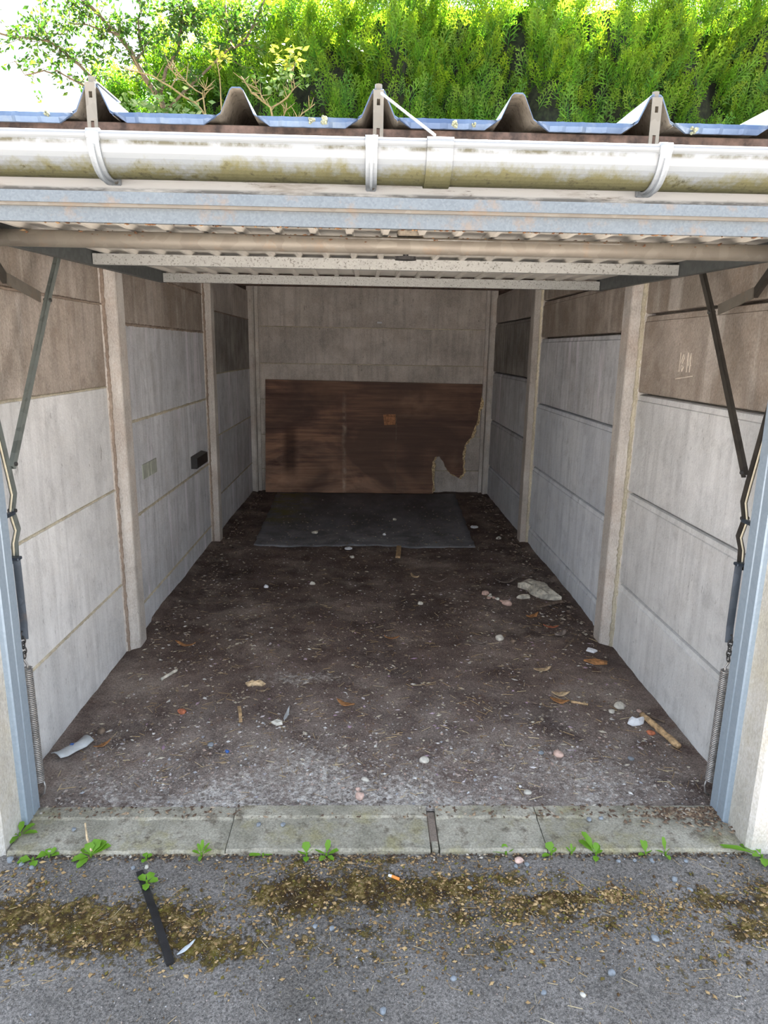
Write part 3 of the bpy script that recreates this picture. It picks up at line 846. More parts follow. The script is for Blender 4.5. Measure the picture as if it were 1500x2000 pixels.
# ------------------------------------------------------------------ lifting gear on both sides
def channel(pts, s, wd, dp, mat_in, name, parent, t=.003):
    """U-channel: web facing the room plus two flanges, swept along pts in a plane of constant x"""
    m = MB(); P = [Vector(p) for p in pts]
    for i in range(len(P)):
        pass
    d = (P[-1] - P[0]).normalized(); wv = Vector((1, 0, 0)).cross(d).normalized()
    m.bar(P, wv, (1, 0, 0), wd, t)
    for q in (-1, 1):
        m.bar([p + wv * q * (wd / 2 - t / 2) + Vector((s * dp / 2, 0, 0)) for p in P], (1, 0, 0), wv, dp, t)
    return m.build(name, mat_in, parent)


def gear(s, label, dy, arm_mat, lever_mat):
    x = s * 1.112
    r = tag(empty('spring_lift_gear', (s * 1.1, 0, 0)), label, 'door gear', 'spring lift gear of the garage door')
    lev = channel([(x, -.115 + dy, 1.70), (x, .0 + dy, 1.255), (x, .046 + dy, 1.054), (x, .058 + dy, .997), (x, .036 + dy, .946), (x, .057 + dy, .886), (x, .034 + dy, .852), (x, .027 + dy, .790)], s, .018, .012, lever_mat, 'lever_arm', r)
    cb = MB().tube([(x + s * .004, -.128 + dy, 1.70), (x + s * .004, -.014 + dy, 1.255), (x + s * .004, .033 + dy, 1.054), (x + s * .004, .045 + dy, .997), (x + s * .004, .023 + dy, .946), (x + s * .004, .044 + dy, .886), (x + s * .004, .022 + dy, .852), (x + s * .004, .016 + dy, .80)], .003, 6).build('lever_lit_edge', M_LITEDGE, r)  # added cream strand paints the lit edge of the lever flange
    xl = s * 1.102
    channel([(xl, .50, 1.735), (xl, .40, 1.60), (xl, .046, 1.080)], s, .021, .012, arm_mat, 'link_arm', r)
    for (p) in ((xl - s * .004, .052, 1.09), (xl - s * .004, .385, 1.58), (x - s * .003, .027 + dy, .80), (x - s * .003, .04 + dy, .95)):
        MB().tube([(p[0] - s * .004, p[1], p[2]), (p[0] + s * .02, p[1], p[2])], .006, 8).build('pivot_bolt', M_CHAIN, r)
    xs = s * 1.132
    channel([(xs, .03, 1.752), (xs, .19, 1.622)], s, .024, .014, M_ARMD, 'upper_strut', r)
    MB().bar([(xs - s * .003, .18, 1.627), (xs - s * .008, .375, 1.588)], (0, .2, 1), (1, 0, 0), .034, .004).build('strut_plate', M_TUBE, r)
    MB().box(*sorted((s * 1.106, s * 1.122)), -.056, .036, .938, .950, .002).build('pivot_tab', M_STRAPD, r)
    MB().bar([(s * 1.104, .008, .812), (s * 1.104, .008, .60), (s * 1.104, .004, .55)], (1, -s * .35, 0), (s * .35, 1, 0), .021, .004).build('spring_strap', M_STRAPD, r)
    MB().box(*sorted((s * 1.09, s * 1.120)), -.01, .016, .806, .816, .002).build('strap_head', M_STRAPD, r)
    # chain
    z = .565
    link_me = None
    for i in range(5):
        cx_, cz = s * 1.108, z - i * .0165; rot = i % 2; pts = []
        for k in range(13):
            a = 2 * math.pi * k / 12; u = .0075 * math.cos(a); v = .0125 * math.sin(a)
            pts.append((cx_ + (u if rot else 0), .0 + (0 if rot else u), cz + v))
        MB().tube(pts, .0024, 5, cap=False).build('chain_link', M_CHAIN, r, smooth=True)
    # hook, coil, bottom hook
    MB().tube([(s * 1.108, .0, .494), (s * 1.118, .006, .488), (s * 1.116, .010, .476), (s * 1.106, .006, .463), (s * 1.104, .0, .455)], .0035, 6).build('spring_hook', M_SPRING, r, smooth=True)
    pts = []; turns = 62; seg = 10
    for k in range(turns * seg + 1):
        a = 2 * math.pi * k / seg; pts.append((s * 1.106 + .0135 * math.cos(a), .002 + .0135 * math.sin(a), .455 - (.455 - .055) * k / (turns * seg)))
    MB().tube(pts, .0026, 5).build('coil_spring', M_SPRING, r, smooth=True)
    MB().tube([(s * 1.106 - s * .013, .002, .055), (s * 1.106 - s * .016, .002, .035), (s * 1.106 - s * .012, .0, .012), (s * 1.108, .0, .0)], .003, 6).build('spring_hook', M_SPRING, r, smooth=True)
    return r


gear(-1, 'lifting arms, chain and coil spring beside the frame on the wall with the black block', 0.0, M_ARM, M_ARM)
gear(1, 'darker lifting arms, chain and coil spring beside the frame on the wall without a block', -.006, M_ARMD, M_ARMD)

# ------------------------------------------------------------------ things at the back
def leaning(o):
    return o


BO = [(-1.06, 1.131), (1.115, 1.114), (1.102, .94), (1.083, .79), (1.052, .69), (1.018, .585), (.955, .50), (.935, .42), (.95, .33), (.945, .20), (.905, .165), (.815, .21), (.775, .265), (.74, .335), (.70, .385), (.655, .378), (.63, .33), (.63, .22), (.645, .10), (.640, -.002), (-1.076, -.002)]


def board_at(u, v, d):
    """board leans: foot at y 4.93, top against the wall"""
    y = 4.935 + .06 * v / 1.13
    return (u, y + d, v)


bd = tag(empty('plywood_board', (0, 4.93, 0)), 'stained dark plywood sheet with a torn corner leaning on the end wall', 'plywood')
jit = random.Random(5)


def outline(extra, jag):
    pts = []
    for i, (u, v) in enumerate(BO):
        pts.append((u, v))
        if 1 <= i <= 18:
            nu, nv = BO[i + 1]; n = 3
            for k in range(1, n):
                f = k / n; pts.append((u + (nu - u) * f + jit.uniform(-jag, jag) + extra * .5, v + (nv - v) * f + jit.uniform(-jag, jag)))
    return pts


def board_mesh(pts, d0, d1, name, mat):
    n = len(pts)
    vs = [board_at(u, v, d0) for u, v in pts] + [board_at(u, v, d1) for u, v in pts]
    fs = [tuple(range(n)), tuple(range(n, 2 * n))[::-1]] + [(i, (i + 1) % n, (i + 1) % n + n, i + n) for i in range(n)]
    return MB().add(vs, fs).build(name, mat, bd)


p1 = outline(0, .006)
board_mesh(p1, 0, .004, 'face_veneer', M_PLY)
p2 = []
for i, (u, v) in enumerate(p1):
    if u > .6 and v < 1.0 and v > .02:
        cx_ = .84; sgn = 1 if u > .80 else -1
        p2.append((u + jit.uniform(.012, .036) * (1 if (u > .90 or u < .66) else .3), v - (jit.uniform(.0, .018) if .16 < v < .42 and u > .7 else 0)))
    else:
        p2.append((u, v))
board_mesh(p2, .0045, .012, 'torn_inner_ply', M_TORN)
m = MB(); m.bar([board_at(.253, .80, -.0005), board_at(.253, .02, -.0005)], (1, 0, 0), (0, 1, 0), .006, .002)
m.build('veneer_seam', M_STICKD, bd)
m = MB().add([board_at(u, v, d) for d in (-.0015, .001) for (u, v) in ((.12, .80), (.245, .805), (.245, .70), (.13, .695))], [(0, 1, 2, 3), (7, 6, 5, 4), (0, 4, 5, 1), (1, 5, 6, 2), (2, 6, 7, 3), (3, 7, 4, 0)]).build('veneer_patch', plain('orange_veneer', (168, 118, 84), .8, var=.2, sc=40), bd)

# black sheet on the floor
nx, ny = 34, 40; V = []
c4 = [(-.884, 2.949), (.775, 2.946), (.868, 4.90), (-.951, 4.90)]
for j in range(ny + 1):
    for i in range(nx + 1):
        u, v = i / nx, j / ny
        px_ = (1 - v) * ((1 - u) * c4[0][0] + u * c4[1][0]) + v * ((1 - u) * c4[3][0] + u * c4[2][0])
        py_ = (1 - v) * ((1 - u) * c4[0][1] + u * c4[1][1]) + v * ((1 - u) * c4[3][1] + u * c4[2][1])
        e_ = (.003 * math.sin(px_ * 31) + .003 * math.sin(px_ * 67 + 1)) * (1 if j == 0 else 0); f_ = (.004 * math.sin(py_ * 17) + .003 * math.sin(py_ * 41)) * (1 if i in (0, nx) else 0)
        V.append((px_ + f_, py_ + e_, float(floor_h(np.array(px_), np.array(py_))) + .008))
fs = [(j * (nx + 1) + i, j * (nx + 1) + i + 1, (j + 1) * (nx + 1) + i + 1, (j + 1) * (nx + 1) + i) for j in range(ny) for i in range(nx)]
ms = MB().add(V, fs); rim = [i for i in range(nx + 1)]
sh = ms.build('floor_sheet', M_SHEET, smooth=True)
so = sh.modifiers.new('thickness', 'SOLIDIFY'); so.thickness = .003; so.offset = -1
tag(sh, 'dusty black sheet lying on the dirt in front of the plywood', 'sheet')

# left wall fittings
tag(MB().prism([(-1.2, .655), (-1.162, .655), (-1.158, .66), (-1.158, .725), (-1.2, .735)], 'y', 2.49, 2.79).build('black_block', M_BLACK), 'black rectangular block jutting out of the panelled wall', 'block')
for i, (a, b, t_) in enumerate(((1.505, 1.590, 'grey-green square plate on the wall, nearest the door of three'), (1.597, 1.638, 'narrow grey-green plate on the wall between two wider plates'), (1.646, 1.742, 'grey-green square plate on the wall, nearest the black block of three'))):
    tag(MB().box(-1.2, -1.195, a, b, .768, .845, .0015).build('wall_plate', M_TILE), t_, 'plate', 'plates stuck on the wall')


# ------------------------------------------------------------------ debris builders
def rock(name, loc, size, mat, label, cat='stone', seed=0, flat=.6, z=None, group=None):
    rr = random.Random(seed); bm = bmesh.new(); bmesh.ops.create_icosphere(bm, subdivisions=2, radius=1)
    ax = [rr.uniform(.75, 1.1), rr.uniform(.75, 1.1), flat * rr.uniform(.8, 1.1)]; off = [rr.uniform(0, 6) for _ in range(6)]
    for v in bm.verts:
        c = v.co; k = 1 + .16 * math.sin(c.x * 3 + off[0]) * math.sin(c.y * 2.6 + off[1]) + .1 * math.sin(c.z * 4 + off[2] + c.x * 2)
        v.co = Vector((c.x * ax[0] * k, c.y * ax[1] * k, c.z * ax[2] * k)) * size
    me = bpy.data.meshes.new(name); bm.to_mesh(me); bm.free(); me.materials.append(mat)
    me.polygons.foreach_set('use_smooth', [True] * len(me.polygons))
    o = link(name, me); zz = z if z is not None else gz(loc[0], loc[1])
    o.location = (loc[0], loc[1], zz + size * ax[2] * .55); o.rotation_euler = (0, 0, rr.uniform(0, 6))
    return tag(o, label, cat, group)


def gz(x, y):
    if y < -.258:
        return float(ground_h(np.array(x), np.array(y)))
    if y < -.06:
        return .005
    h = float(floor_h(np.array(x), np.array(y)))
    if y > 2.95 and -.9 < x < .8:
        h = h + .009
    return h


def leaf_mesh(L, W, curl=.3, seed=0, n=6, notch=0.0):
    rr = random.Random(seed); vs = []; fs = []
    for i in range(n + 1):
        t = i / n; w_ = W * math.sin(math.pi * min(1, t * .93 + .04)) ** .8 * (1 - .25 * t) + .0005; x_ = L * (t - .5); zc = curl * L * (t - .5) ** 2 * 2 + rr.uniform(-.02, .02) * L
        w_ *= 1 + rr.uniform(-notch, notch)
        vs += [(x_, -w_ / 2, zc + curl * W * .5 * rr.uniform(.6, 1.2)), (x_, 0, zc), (x_, w_ / 2, zc + curl * W * .5 * rr.uniform(.6, 1.2))]
    for i in range(n):
        fs += [(i * 3, i * 3 + 1, i * 3 + 4, i * 3 + 3), (i * 3 + 1, i * 3 + 2, i * 3 + 5, i * 3 + 4)]
    return vs, fs


def flat_leaf(name, loc, L, W, rot, mat, label, cat='leaf', curl=.35, seed=0, th=.0012, notch=.12, group=None):
    vs, fs = leaf_mesh(L, W, curl, seed, notch=notch); o = MB().add(vs, fs).build(name, mat, smooth=True)
    zmin = min(v[2] for v in vs)
    o.location = (loc[0], loc[1], gz(*loc) - zmin + .003); o.rotation_euler = (random.uniform(-.1, .1), random.uniform(-.1, .1), rot)
    s_ = o.modifiers.new('thickness', 'SOLIDIFY'); s_.thickness = th
    return tag(o, label, cat, group)


def flake(name, pts, th, mat, label, cat, wav=.004, seed=0, group=None):
    """irregular thin flake from floor-plan points"""
    rr = random.Random(seed); cx_ = sum(p[0] for p in pts) / len(pts); cy_ = sum(p[1] for p in pts) / len(pts)
    n = len(pts); base = gz(cx_, cy_) + .003
    ring = []; vs = []; zt = []
    for f in (1.0, .66, .33):
        for (a, b) in pts:
            vs.append((cx_ + (a - cx_) * f, cy_ + (b - cy_) * f, base + th + rr.uniform(0, wav) + (wav if f < .9 else 0)))
    vs.append((cx_, cy_, base + th + wav)); c = len(vs) - 1
    fs = [(k * n + i, k * n + (i + 1) % n, (k + 1) * n + (i + 1) % n, (k + 1) * n + i) for k in range(2) for i in range(n)] + [(2 * n + i, 2 * n + (i + 1) % n, c) for i in range(n)]
    lo = len(vs); vs += [(a, b, base) for a, b in pts]
    fs += [(i, lo + i, lo + (i + 1) % n, (i + 1) % n) for i in range(n)] + [tuple(lo + i for i in range(n))[::-1]]
    return tag(MB().add(vs, fs).build(name, mat), label, cat, group)


def stick(name, pts, r, mat, label, cat='stick', sides=7, lift=0.0, group=None):
    P = []; n = 5
    for i in range(len(pts) - 1):
        for k in range(n):
            f = k / n; P.append((pts[i][0] + (pts[i + 1][0] - pts[i][0]) * f, pts[i][1] + (pts[i + 1][1] - pts[i][1]) * f))
    P.append(pts[-1])
    rr = random.Random(len(name) + int(pts[0][0] * 1000)); zb_ = max(gz(*p) for p in P) + r * .8 + lift
    pts3 = [(a + rr.uniform(-.15, .15) * r, b + rr.uniform(-.15, .15) * r, zb_) for a, b in P]
    R = [r * (1.0 + rr.uniform(-.18, .18)) for _ in P]
    return tag(MB().tube(pts3, R, sides).build(name, mat, smooth=True), label, cat, group)


def lath(name, p, q, wd, th, mat, label, cat='stick', lift=0.0):
    z = max(gz(*p), gz(*q)) + th / 2 + .002 + lift; d = Vector((q[0] - p[0], q[1] - p[1], 0)).normalized(); wv = Vector((-d.y, d.x, 0))
    return tag(MB().bar([(p[0], p[1], z), ((p[0] + q[0]) / 2 + wv.x * .002, (p[1] + q[1]) / 2 + wv.y * .002, z + .001), (q[0], q[1], z)], wv, (0, 0, 1), wd, th).build(name, mat), label, cat)


# inside debris
pts = [(-1.148, .211), (-1.135, .236), (-1.118, .268), (-1.095, .300), (-1.078, .330)]
vs = []; fs = []
for i, (a, b) in enumerate(pts):
    for k in range(4):
        q = (k - 1.5) / 3; vs.append((a + q * .048, b - q * .030, gz(a, b) + .012 + .010 * (1 - (2 * q) ** 2) + (.008 if i in (0, 4) else 0)))
fs = [(i * 4 + k, i * 4 + k + 1, i * 4 + 5 + k, i * 4 + 4 + k) for i in range(4) for k in range(3)]
ps = MB().add(vs, fs).build('plastic_strip', M_GPLAS, smooth=True); sm = ps.modifiers.new('thickness', 'SOLIDIFY'); sm.thickness = .003
tag(ps, 'curved grey-white plastic strip with a blue mark by the wall foot', 'plastic strip')
MB().box(-1.120, -1.108, .262, .272, .0225, .0245).build('blue_mark', M_BLUE, ps)
rock('dark_stone', (-1.058, .397), .019, M_STICKD, 'dark flat stone beyond the curved plastic strip', seed=1)
flat_leaf('dry_leaf', (-1.018, .30), .07, .022, .9, M_DLEAF, 'long brown dry leaf beside the curved plastic strip', seed=2)
stick('bone_fragment', [(-.948, .803), (-.925, .85), (-.904, .893)], .007, M_BONE, 'pale knobbly bone-like fragment on the dirt near the wall', 'fragment')
rock('brick_chip', (-.789, .54), .020, M_BRICK, 'small orange brick chip on the bare dirt', 'brick chip', seed=3)
lath('wood_sliver', (-.564, .569), (-.537, .454), .013, .006, M_STICK, 'short flat pale wood sliver beside the feather')
flake('pale_chip', [(-.42, .462), (-.40, .478), (-.375, .468), (-.372, .448), (-.395, .44)], .004, M_OFFW, 'small off-white angular chip beside the feather', 'chip', seed=4)
fe = flat_leaf('grey_feather', (-.364, .518), .115, .016, 1.5, M_GPLAS, 'slim blue-grey feather on the gravel edge', 'feather', curl=.15, seed=5)
MB().tube([(-.06, 0, .002), (.055, 0, .001)], .0009, 5).build('quill', M_OFFW).parent = fe
flake('torn_paper', [(-.575, .785), (-.55, .80), (-.53, .79), (-.505, .802), (-.485, .785), (-.50, .765), (-.53, .772), (-.56, .762)], .002, M_DLEAFP, 'beige torn scrap of paper in the middle of the floor', 'paper scrap', wav=.008, seed=6)
flat_leaf('dry_leaf', (-.129, .60), .085, .032, -.5, M_DLEAF, 'curled orange-brown dry leaf alone in the middle of the floor', seed=7)
flake('pale_chip', [(1.045, 1.125), (1.06, 1.15), (1.085, 1.145), (1.10, 1.12), (1.075, 1.10)], .004, M_PAPER, 'bright white diamond-shaped chip by the foot of the post', 'chip', seed=8)
flake('bark_piece', [(1.00, 1.02), (1.05, 1.03), (1.11, 1.005), (1.10, .98), (1.04, .978)], .006, M_DLEAF, 'flat brown piece of bark near the post foot', 'bark', seed=9)
flat_leaf('dry_leaf', (.778, .922), .085, .035, .1, M_DLEAFP, 'single pale tan leaf on dirt between gravel and mound', seed=10)
flat_leaf('dry_leaf', (.797, .692), .085, .034, .15, M_DLEAFP, 'upper of two pale tan leaves lying together', seed=11)
flat_leaf('dry_leaf', (.776, .632), .08, .034, -.2, M_DLEAF, 'lower of two tan leaves lying together', seed=12)
stick('twig', [(.825, .628), (.86, .615), (.89, .604)], .005, M_STICK, 'short pale twig just beside two tan leaves')
flake('paper_scrap', [(1.005, .462), (1.02, .485), (1.05, .482), (1.085, .49), (1.07, .462), (1.05, .45), (1.02, .445)], .003, M_PAPER, 'bright white crumpled paper scrap beside the branch', 'paper scrap', wav=.012, seed=13)
stick('branch', [(1.085, .515), (1.104, .428), (1.133, .285)], .013, M_STICK, 'thick pale broken branch lying along the wall foot', 'branch', 9)
stick('twig', [(1.10, .53), (1.16, .47)], .0045, M_STICKD, 'thin brown twig crossing the end of the pale branch')
rock('brick_chip', (1.075, .40), .016, M_BRICK, 'reddish brick chip beside the pale branch', 'brick chip', seed=14)
STN = [((1.021, .597), .022, M_STONEG, 'larger round pale stone near the white paper scrap'), ((.975, .559), .014, M_STONEG, 'small pale stone next to the larger round one'),
       ((1.09, .56), .012, M_STONEP, 'small pinkish pebble by the wall foot'), ((.662, .234), .018, M_STONEP, 'pink pebble on the gravel near the kerb'), ((.93, .225), .012, M_STONEB, 'small blue-grey pebble near the pink one by the kerb'),
       ((.167, .201), .017, M_STONEG, 'round pale disc-like pebble on dark dirt patch'), ((-.047, .084), .013, M_STONEG, 'whitish pebble in the gravel middle'), ((-.064, -.01), .016, M_STONEP, 'pinkish pebble right behind the kerb'),
       ((-.07, .03), .011, M_STONEP, 'tiny pinkish pebble behind the larger pinkish one'), ((-.62, .30), .013, M_STONEB, 'blue-grey pebble on the gravel left half'), ((.5, .02), .014, M_STONEG, 'pale pebble close behind the kerb lip'),
       ((.60, .24), .012, M_STONEB, 'blue-grey pebble touching the gravel pink pebble'), ((-.55, .25), .010, M_BLUE, 'bright blue fragment lying in the gravel')]
for i, (p, sz, mt, lb) in enumerate(STN):
    rock('pebble', p, sz, mt, lb, 'pebble', seed=20 + i, group='pebbles on the garage floor')
flake('crumpled_sheet', [(.905, 2.06), (.94, 2.13), (1.00, 2.165), (1.06, 2.13), (1.085, 2.04), (1.09, 1.94), (1.115, 1.82), (1.06, 1.835), (1.01, 1.85), (.975, 1.90), (.955, 1.94), (.955, 2.0)], .010, M_BONE, 'large crumpled off-white flake lying by the wall foot', 'flake', wav=.02, seed=15)
flake('broken_flake', [(.855, 1.86), (.89, 1.895), (.94, 1.885), (.935, 1.855), (.88, 1.84)], .006, M_BONE, 'small off-white flake beside the large crumpled one', 'flake', wav=.008, seed=16)
rock('pink_stone', (.777, 1.756), .034, M_STONEP, 'egg-sized pink stone at the end of a crumb trail', seed=41)
for i, (p, sz) in enumerate([((.683, 1.944), .026), ((.702, 1.895), .016), ((.72, 1.86), .013), ((.735, 1.83), .014), ((.755, 1.80), .013), ((.71, 1.93), .012), ((.69, 1.87), .013)]):
    rock('rubble_crumb', p, sz, M_STONEP if i % 2 == 0 else M_OFFW, ('largest pinkish rubble crumb at the far end of the trail', 'off-white rubble crumb just below the largest one', 'pinkish crumb in the middle of the rubble trail', 'off-white crumb past the middle of the rubble trail', 'pinkish crumb touching the egg-sized pink stone', 'off-white crumb beside the largest rubble crumb', 'pinkish crumb set apart on the door side of the trail')[i], 'rubble', seed=50 + i, group='rubble crumbs beside the pink stone')
lath('weathered_lath', (.948, 1.718), (1.115, 1.81), .022, .010, M_STICKD, 'grey weathered slat in front of the crumpled flake')
rock('mound_stone', (.632, 1.225), .024, M_STONEG, 'round greyish stone on the low dirt mound', seed=61)
rock('mound_stone', (.70, 1.215), .015, M_STICKD, 'brown stone beside the round one on the dirt mound', seed=62)
lath('wooden_peg', (.201, 2.94), (.181, 2.669), .034, .014, M_STICK, 'pale wooden peg at the edge of the black sheet')
flat_leaf('dry_leaf', (.881, 1.562), .09, .04, .5, M_DLEAF, 'orange-brown leaf in front of the grey slat', seed=17)
flat_leaf('dry_leaf', (.942, 1.411), .08, .032, -.2, M_BRICK, 'reddish leaf further toward the door than the slat', seed=18)
flat_leaf('dry_leaf', (.859, 2.166), .15, .05, .1, M_DLEAFG, 'grey pointed leaf behind the crumpled flake', seed=19)
flat_leaf('dry_leaf', (.97, 1.311), .09, .05, .6, M_DLEAFG, 'dull grey leaf between the slat and the post foot', seed=20)
flat_leaf('dry_leaf', (.523, 1.197), .10, .045, -.8, M_DLEAFG, 'dull leaf at the side of the dirt mound', seed=21)
flat_leaf('dry_leaf', (.272, 2.244), .09, .04, -1.0, M_DLEAFP, 'pale upturned leaf past the middle of the floor', seed=22)
flat_leaf('dry_leaf', (.413, 2.156), .12, .03, 0, M_DLEAFG, 'slim grey leaf beside the pale upturned leaf', seed=23)
flat_leaf('dry_leaf', (.087, 1.274), .08, .025, .1, M_DLEAF, 'small orange leaf left of the dirt mound', seed=24)
flat_leaf('dry_leaf', (-.93, 1.16), .12, .025, -.4, M_DLEAF, 'curved tan leaf near the first post foot', seed=25)
stick('dark_twig', [(.945, 1.147), (1.033, 1.279)], .006, M_STICKD, 'thin dark twig near the white diamond chip', 'twig')
BIT = [((-.177, 2.876), .05, 'white flake just in front of the black sheet, beside the peg'), ((-.142, 2.66), .035, 'white flake nearer the door than the one by the black sheet'), ((-.381, 2.09), .03, 'white round flake in the dark middle of the floor'),
       ((-.662, 2.046), .035, 'grey-white flake near the wall side of the dark floor'), ((.276, 1.781), .03, 'tan T-shaped flake ahead of the dirt mound'), ((1.0, 3.2), .04, 'white flake by the wall beyond the second post'), ((.86, 3.56), .06, 'pale flake at the corner of the black sheet'),
       ((.20, 3.75), .04, 'white flake in the middle of the black sheet'), ((-.45, 3.3), .05, 'pale flake on the near part of the black sheet'), ((.1, 3.25), .025, 'tiny white dot on the black sheet near the peg')]
for i, (p, s_, lb) in enumerate(BIT):
    n = 7; rr = random.Random(i); pp = [(p[0] + s_ * .6 * math.cos(6.283 * k / n) * rr.uniform(.6, 1.1), p[1] + s_ * .6 * math.sin(6.283 * k / n) * rr.uniform(.5, 1.0)) for k in range(n)]
    flake('pale_flake', pp, .005, M_OFFW if i % 3 else M_PAPER, lb, 'flake', wav=.006, seed=70 + i, group='pale flakes on the dark floor')

# outside debris
bs = lath('black_strip', (-.684, -.326), (-.514, -.627), .019, .008, M_BLACK, 'straight black plastic strip lying on the mossy asphalt', 'strip')
flat_leaf('fallen_feather', (-.488, -.58), .055, .013, .9, M_GPLAS, 'small grey feather beside the black strip', 'feather', curl=.15, seed=31)
cg = empty('cigarette_end', (.036, -.35, gz(.036, -.35))); tag(cg, 'cigarette end with an orange filter on the moss', 'cigarette')
zc = gz(.036, -.35) + .006
MB().tube([(.030, -.347, zc), (.050, -.358, zc)], .0042, 10).build('filter', M_ORANGE, cg); MB().tube([(.030, -.347, zc), (.021, -.342, zc - .001)], [.0042, .0036], 10).build('burnt_paper', M_PAPER, cg)
OUT = [((.833, -.361), .011, M_STONEB, 'larger blue-grey pebble on asphalt in front of the tallest narrow weed'), ((.549, -.657), .011, M_STONEB, 'blue-grey pebble on bare asphalt below the mossy band'), ((-.005, -.75), .010, M_STONEB, 'pebble alone at the bottom of the asphalt'), ((.695, -.56), .010, M_STONEB, 'oval blue-grey pebble between the moss patches'),
       ((.165, -.671), .008, M_STONEB, 'little grey pebble below the middle moss patch'), ((-.131, -.522), .008, M_STONEB, 'grey pebble under the middle moss patch'), ((-.175, -.514), .007, M_STONEB, 'tiny grey pebble beside another under the middle moss'), ((.245, -.387), .007, M_STONEB, 'tiny pebble at the moss edge by the kerb'),
       ((.405, -.285), .014, M_STONEP, 'pinkish pebble in the kerb gutter line'), ((.392, -.305), .008, M_STONEB, 'blue-grey pebble touching the pinkish kerb pebble'), ((.425, -.30), .008, M_STONEB, 'grey pebble right of the pinkish kerb pebble'), ((-.672, -.302), .007, M_STONEG, 'white chip-like pebble at the head of the black strip'),
       ((-.71, -.304), .007, M_STONEB, 'oval grey pebble left of the black strip head'), ((.86, -.40), .008, M_STONEB, 'grey pebble below the pale pebble near the pillar'), ((.70, -.285), .008, M_STONEB, 'grey pebble in the kerb line among weeds'), ((.75, -.282), .007, M_STONEB, 'small grey pebble in the kerb line between weeds'),
       ((.80, -.284), .008, M_STONEB, 'grey pebble by the tall narrow weeds'), ((.90, -.288), .008, M_STONEB, 'grey pebble in the kerb line past the tall weeds'), ((.372, -.706), .007, M_STONEB, 'pebble low on the asphalt between two cracks'), ((.462, -.714), .007, M_STONEG, 'pale pebble low on the asphalt'),
       ((-1.07, -.275), .012, M_STONEB, 'grey pebble at the foot of the white pillar'), ((-1.03, -.292), .009, M_STONEB, 'grey pebble beside the pillar-foot weeds'), ((-.995, -.305), .008, M_STONEB, 'small grey pebble in front of the round weed leaf'),
       ((-.93, -.17), .009, M_STONEB, 'blue-grey pebble on the kerb near the pillar'), ((-.30, -.15), .009, M_STONEB, 'pebble on the middle kerb stone near its back'), ((-.375, -.15), .008, M_STONEB, 'pebble on the middle kerb stone near the joint'), ((.66, -.13), .009, M_STONEB, 'pebble on the last kerb stone'), ((.70, -.125), .009, M_STONEB, 'second pebble on the last kerb stone')]
for i, (p, sz, mt, lb) in enumerate(OUT):
    rock('pebble', p, sz, mt, lb, 'pebble', seed=100 + i, group='pebbles outside the kerb')


# ------------------------------------------------------------------ weeds in the kerb joint
def weed(loc, leaves, label, seed, z=None):
    """leaves: (azimuth deg, elevation deg, length, width)"""
    rr = random.Random(seed); zz = z if z is not None else gz(*loc)
    r = tag(empty('weed', (loc[0], loc[1], zz)), label, 'weed', 'weeds along the kerb')
    for (az, el, L, W) in leaves:
        a, e = math.radians(az), math.radians(el); n = 6; d = Vector((math.cos(a) * math.cos(e), math.sin(a) * math.cos(e), math.sin(e)))
        side = Vector((-math.sin(a), math.cos(a), 0)); nrm = d.cross(side); vs = []; fs = []
        for i in range(n + 1):
            t = i / n; wd = W * (math.sin(math.pi * min(1, max(0, t - .18) / .84)) ** .75 if t > .18 else .0) + W * .09
            wd *= 1 + (.16 if i % 2 else -.1)
            if i == n:
                wd = .0004
            p = Vector((loc[0], loc[1], zz)) + d * L * t - Vector((0, 0, 1)) * L * .28 * t * t
            vs += [p - side * wd / 2 + Vector((0, 0, wd * .18)), p, p + side * wd / 2 + Vector((0, 0, wd * .18))]
        fs = [(i * 3 + k, i * 3 + k + 1, i * 3 + 4 + k, i * 3 + 3 + k) for i in range(n) for k in range(2)]
        MB().add(vs, fs).build('leaf', M_WEED, r, smooth=True)
    MB().tube([(loc[0], loc[1], zz - .006), (loc[0], loc[1], zz + .008)], .003, 6).build('crown', M_WEED, r)
    return r


GZK = -.012
weed((-.845, -.262), [(70, 50, .060, .030), (45, 40, .065, .028), (100, 45, .05, .026), (150, 30, .045, .02), (20, 35, .07, .024), (200, 15, .055, .024), (240, 10, .05, .022), (120, 60, .05, .025)], 'largest leafy green weed with a dead stalk, in the kerb joint', 1, GZK)
tag(MB().tube([(-.845, -.255, 0), (-.868, -.225, .02), (-.885, -.19, .045)], [.0035, .003, .0025], 6).build('dead_stalk', M_DLEAFP), 'pale dead stalk rising from the largest weed', 'stalk')
weed((-1.085, -.185), [(40, 35, .055, .018), (90, 60, .05, .016), (200, 30, .05, .02), (0, 25, .06, .016), (260, 20, .045, .018)], 'spindly green weed growing against the white pillar foot', 2, 0)
weed((-1.005, -.275), [(190, 12, .045, .028), (30, 20, .05, .024), (300, 10, .03, .02)], 'flat round-leaved weed near the pillar foot', 3, GZK)
weed((-.965, -.262), [(40, 50, .035, .018), (120, 40, .03, .016), (0, 30, .035, .016)], 'small weed beside the flat round-leaved one', 4, GZK)
weed((-.526, -.258), [(80, 75, .06, .010), (40, 55, .05, .009), (130, 60, .045, .009), (10, 40, .04, .010), (170, 35, .035, .010), (270, 20, .03, .010)], 'feathery grass-like weed at the first kerb joint', 5, GZK)
weed((-.682, -.272), [(30, 35, .022, .014), (120, 35, .022, .014), (250, 20, .02, .013)], 'tiny seedling between the largest weed and feathery weed', 6, GZK)
weed((-.218, -.262), [(100, 65, .05, .022), (60, 40, .04, .016), (160, 35, .035, .016), (270, 20, .03, .016)], 'first of two green weeds at the middle kerb stone', 7, GZK)
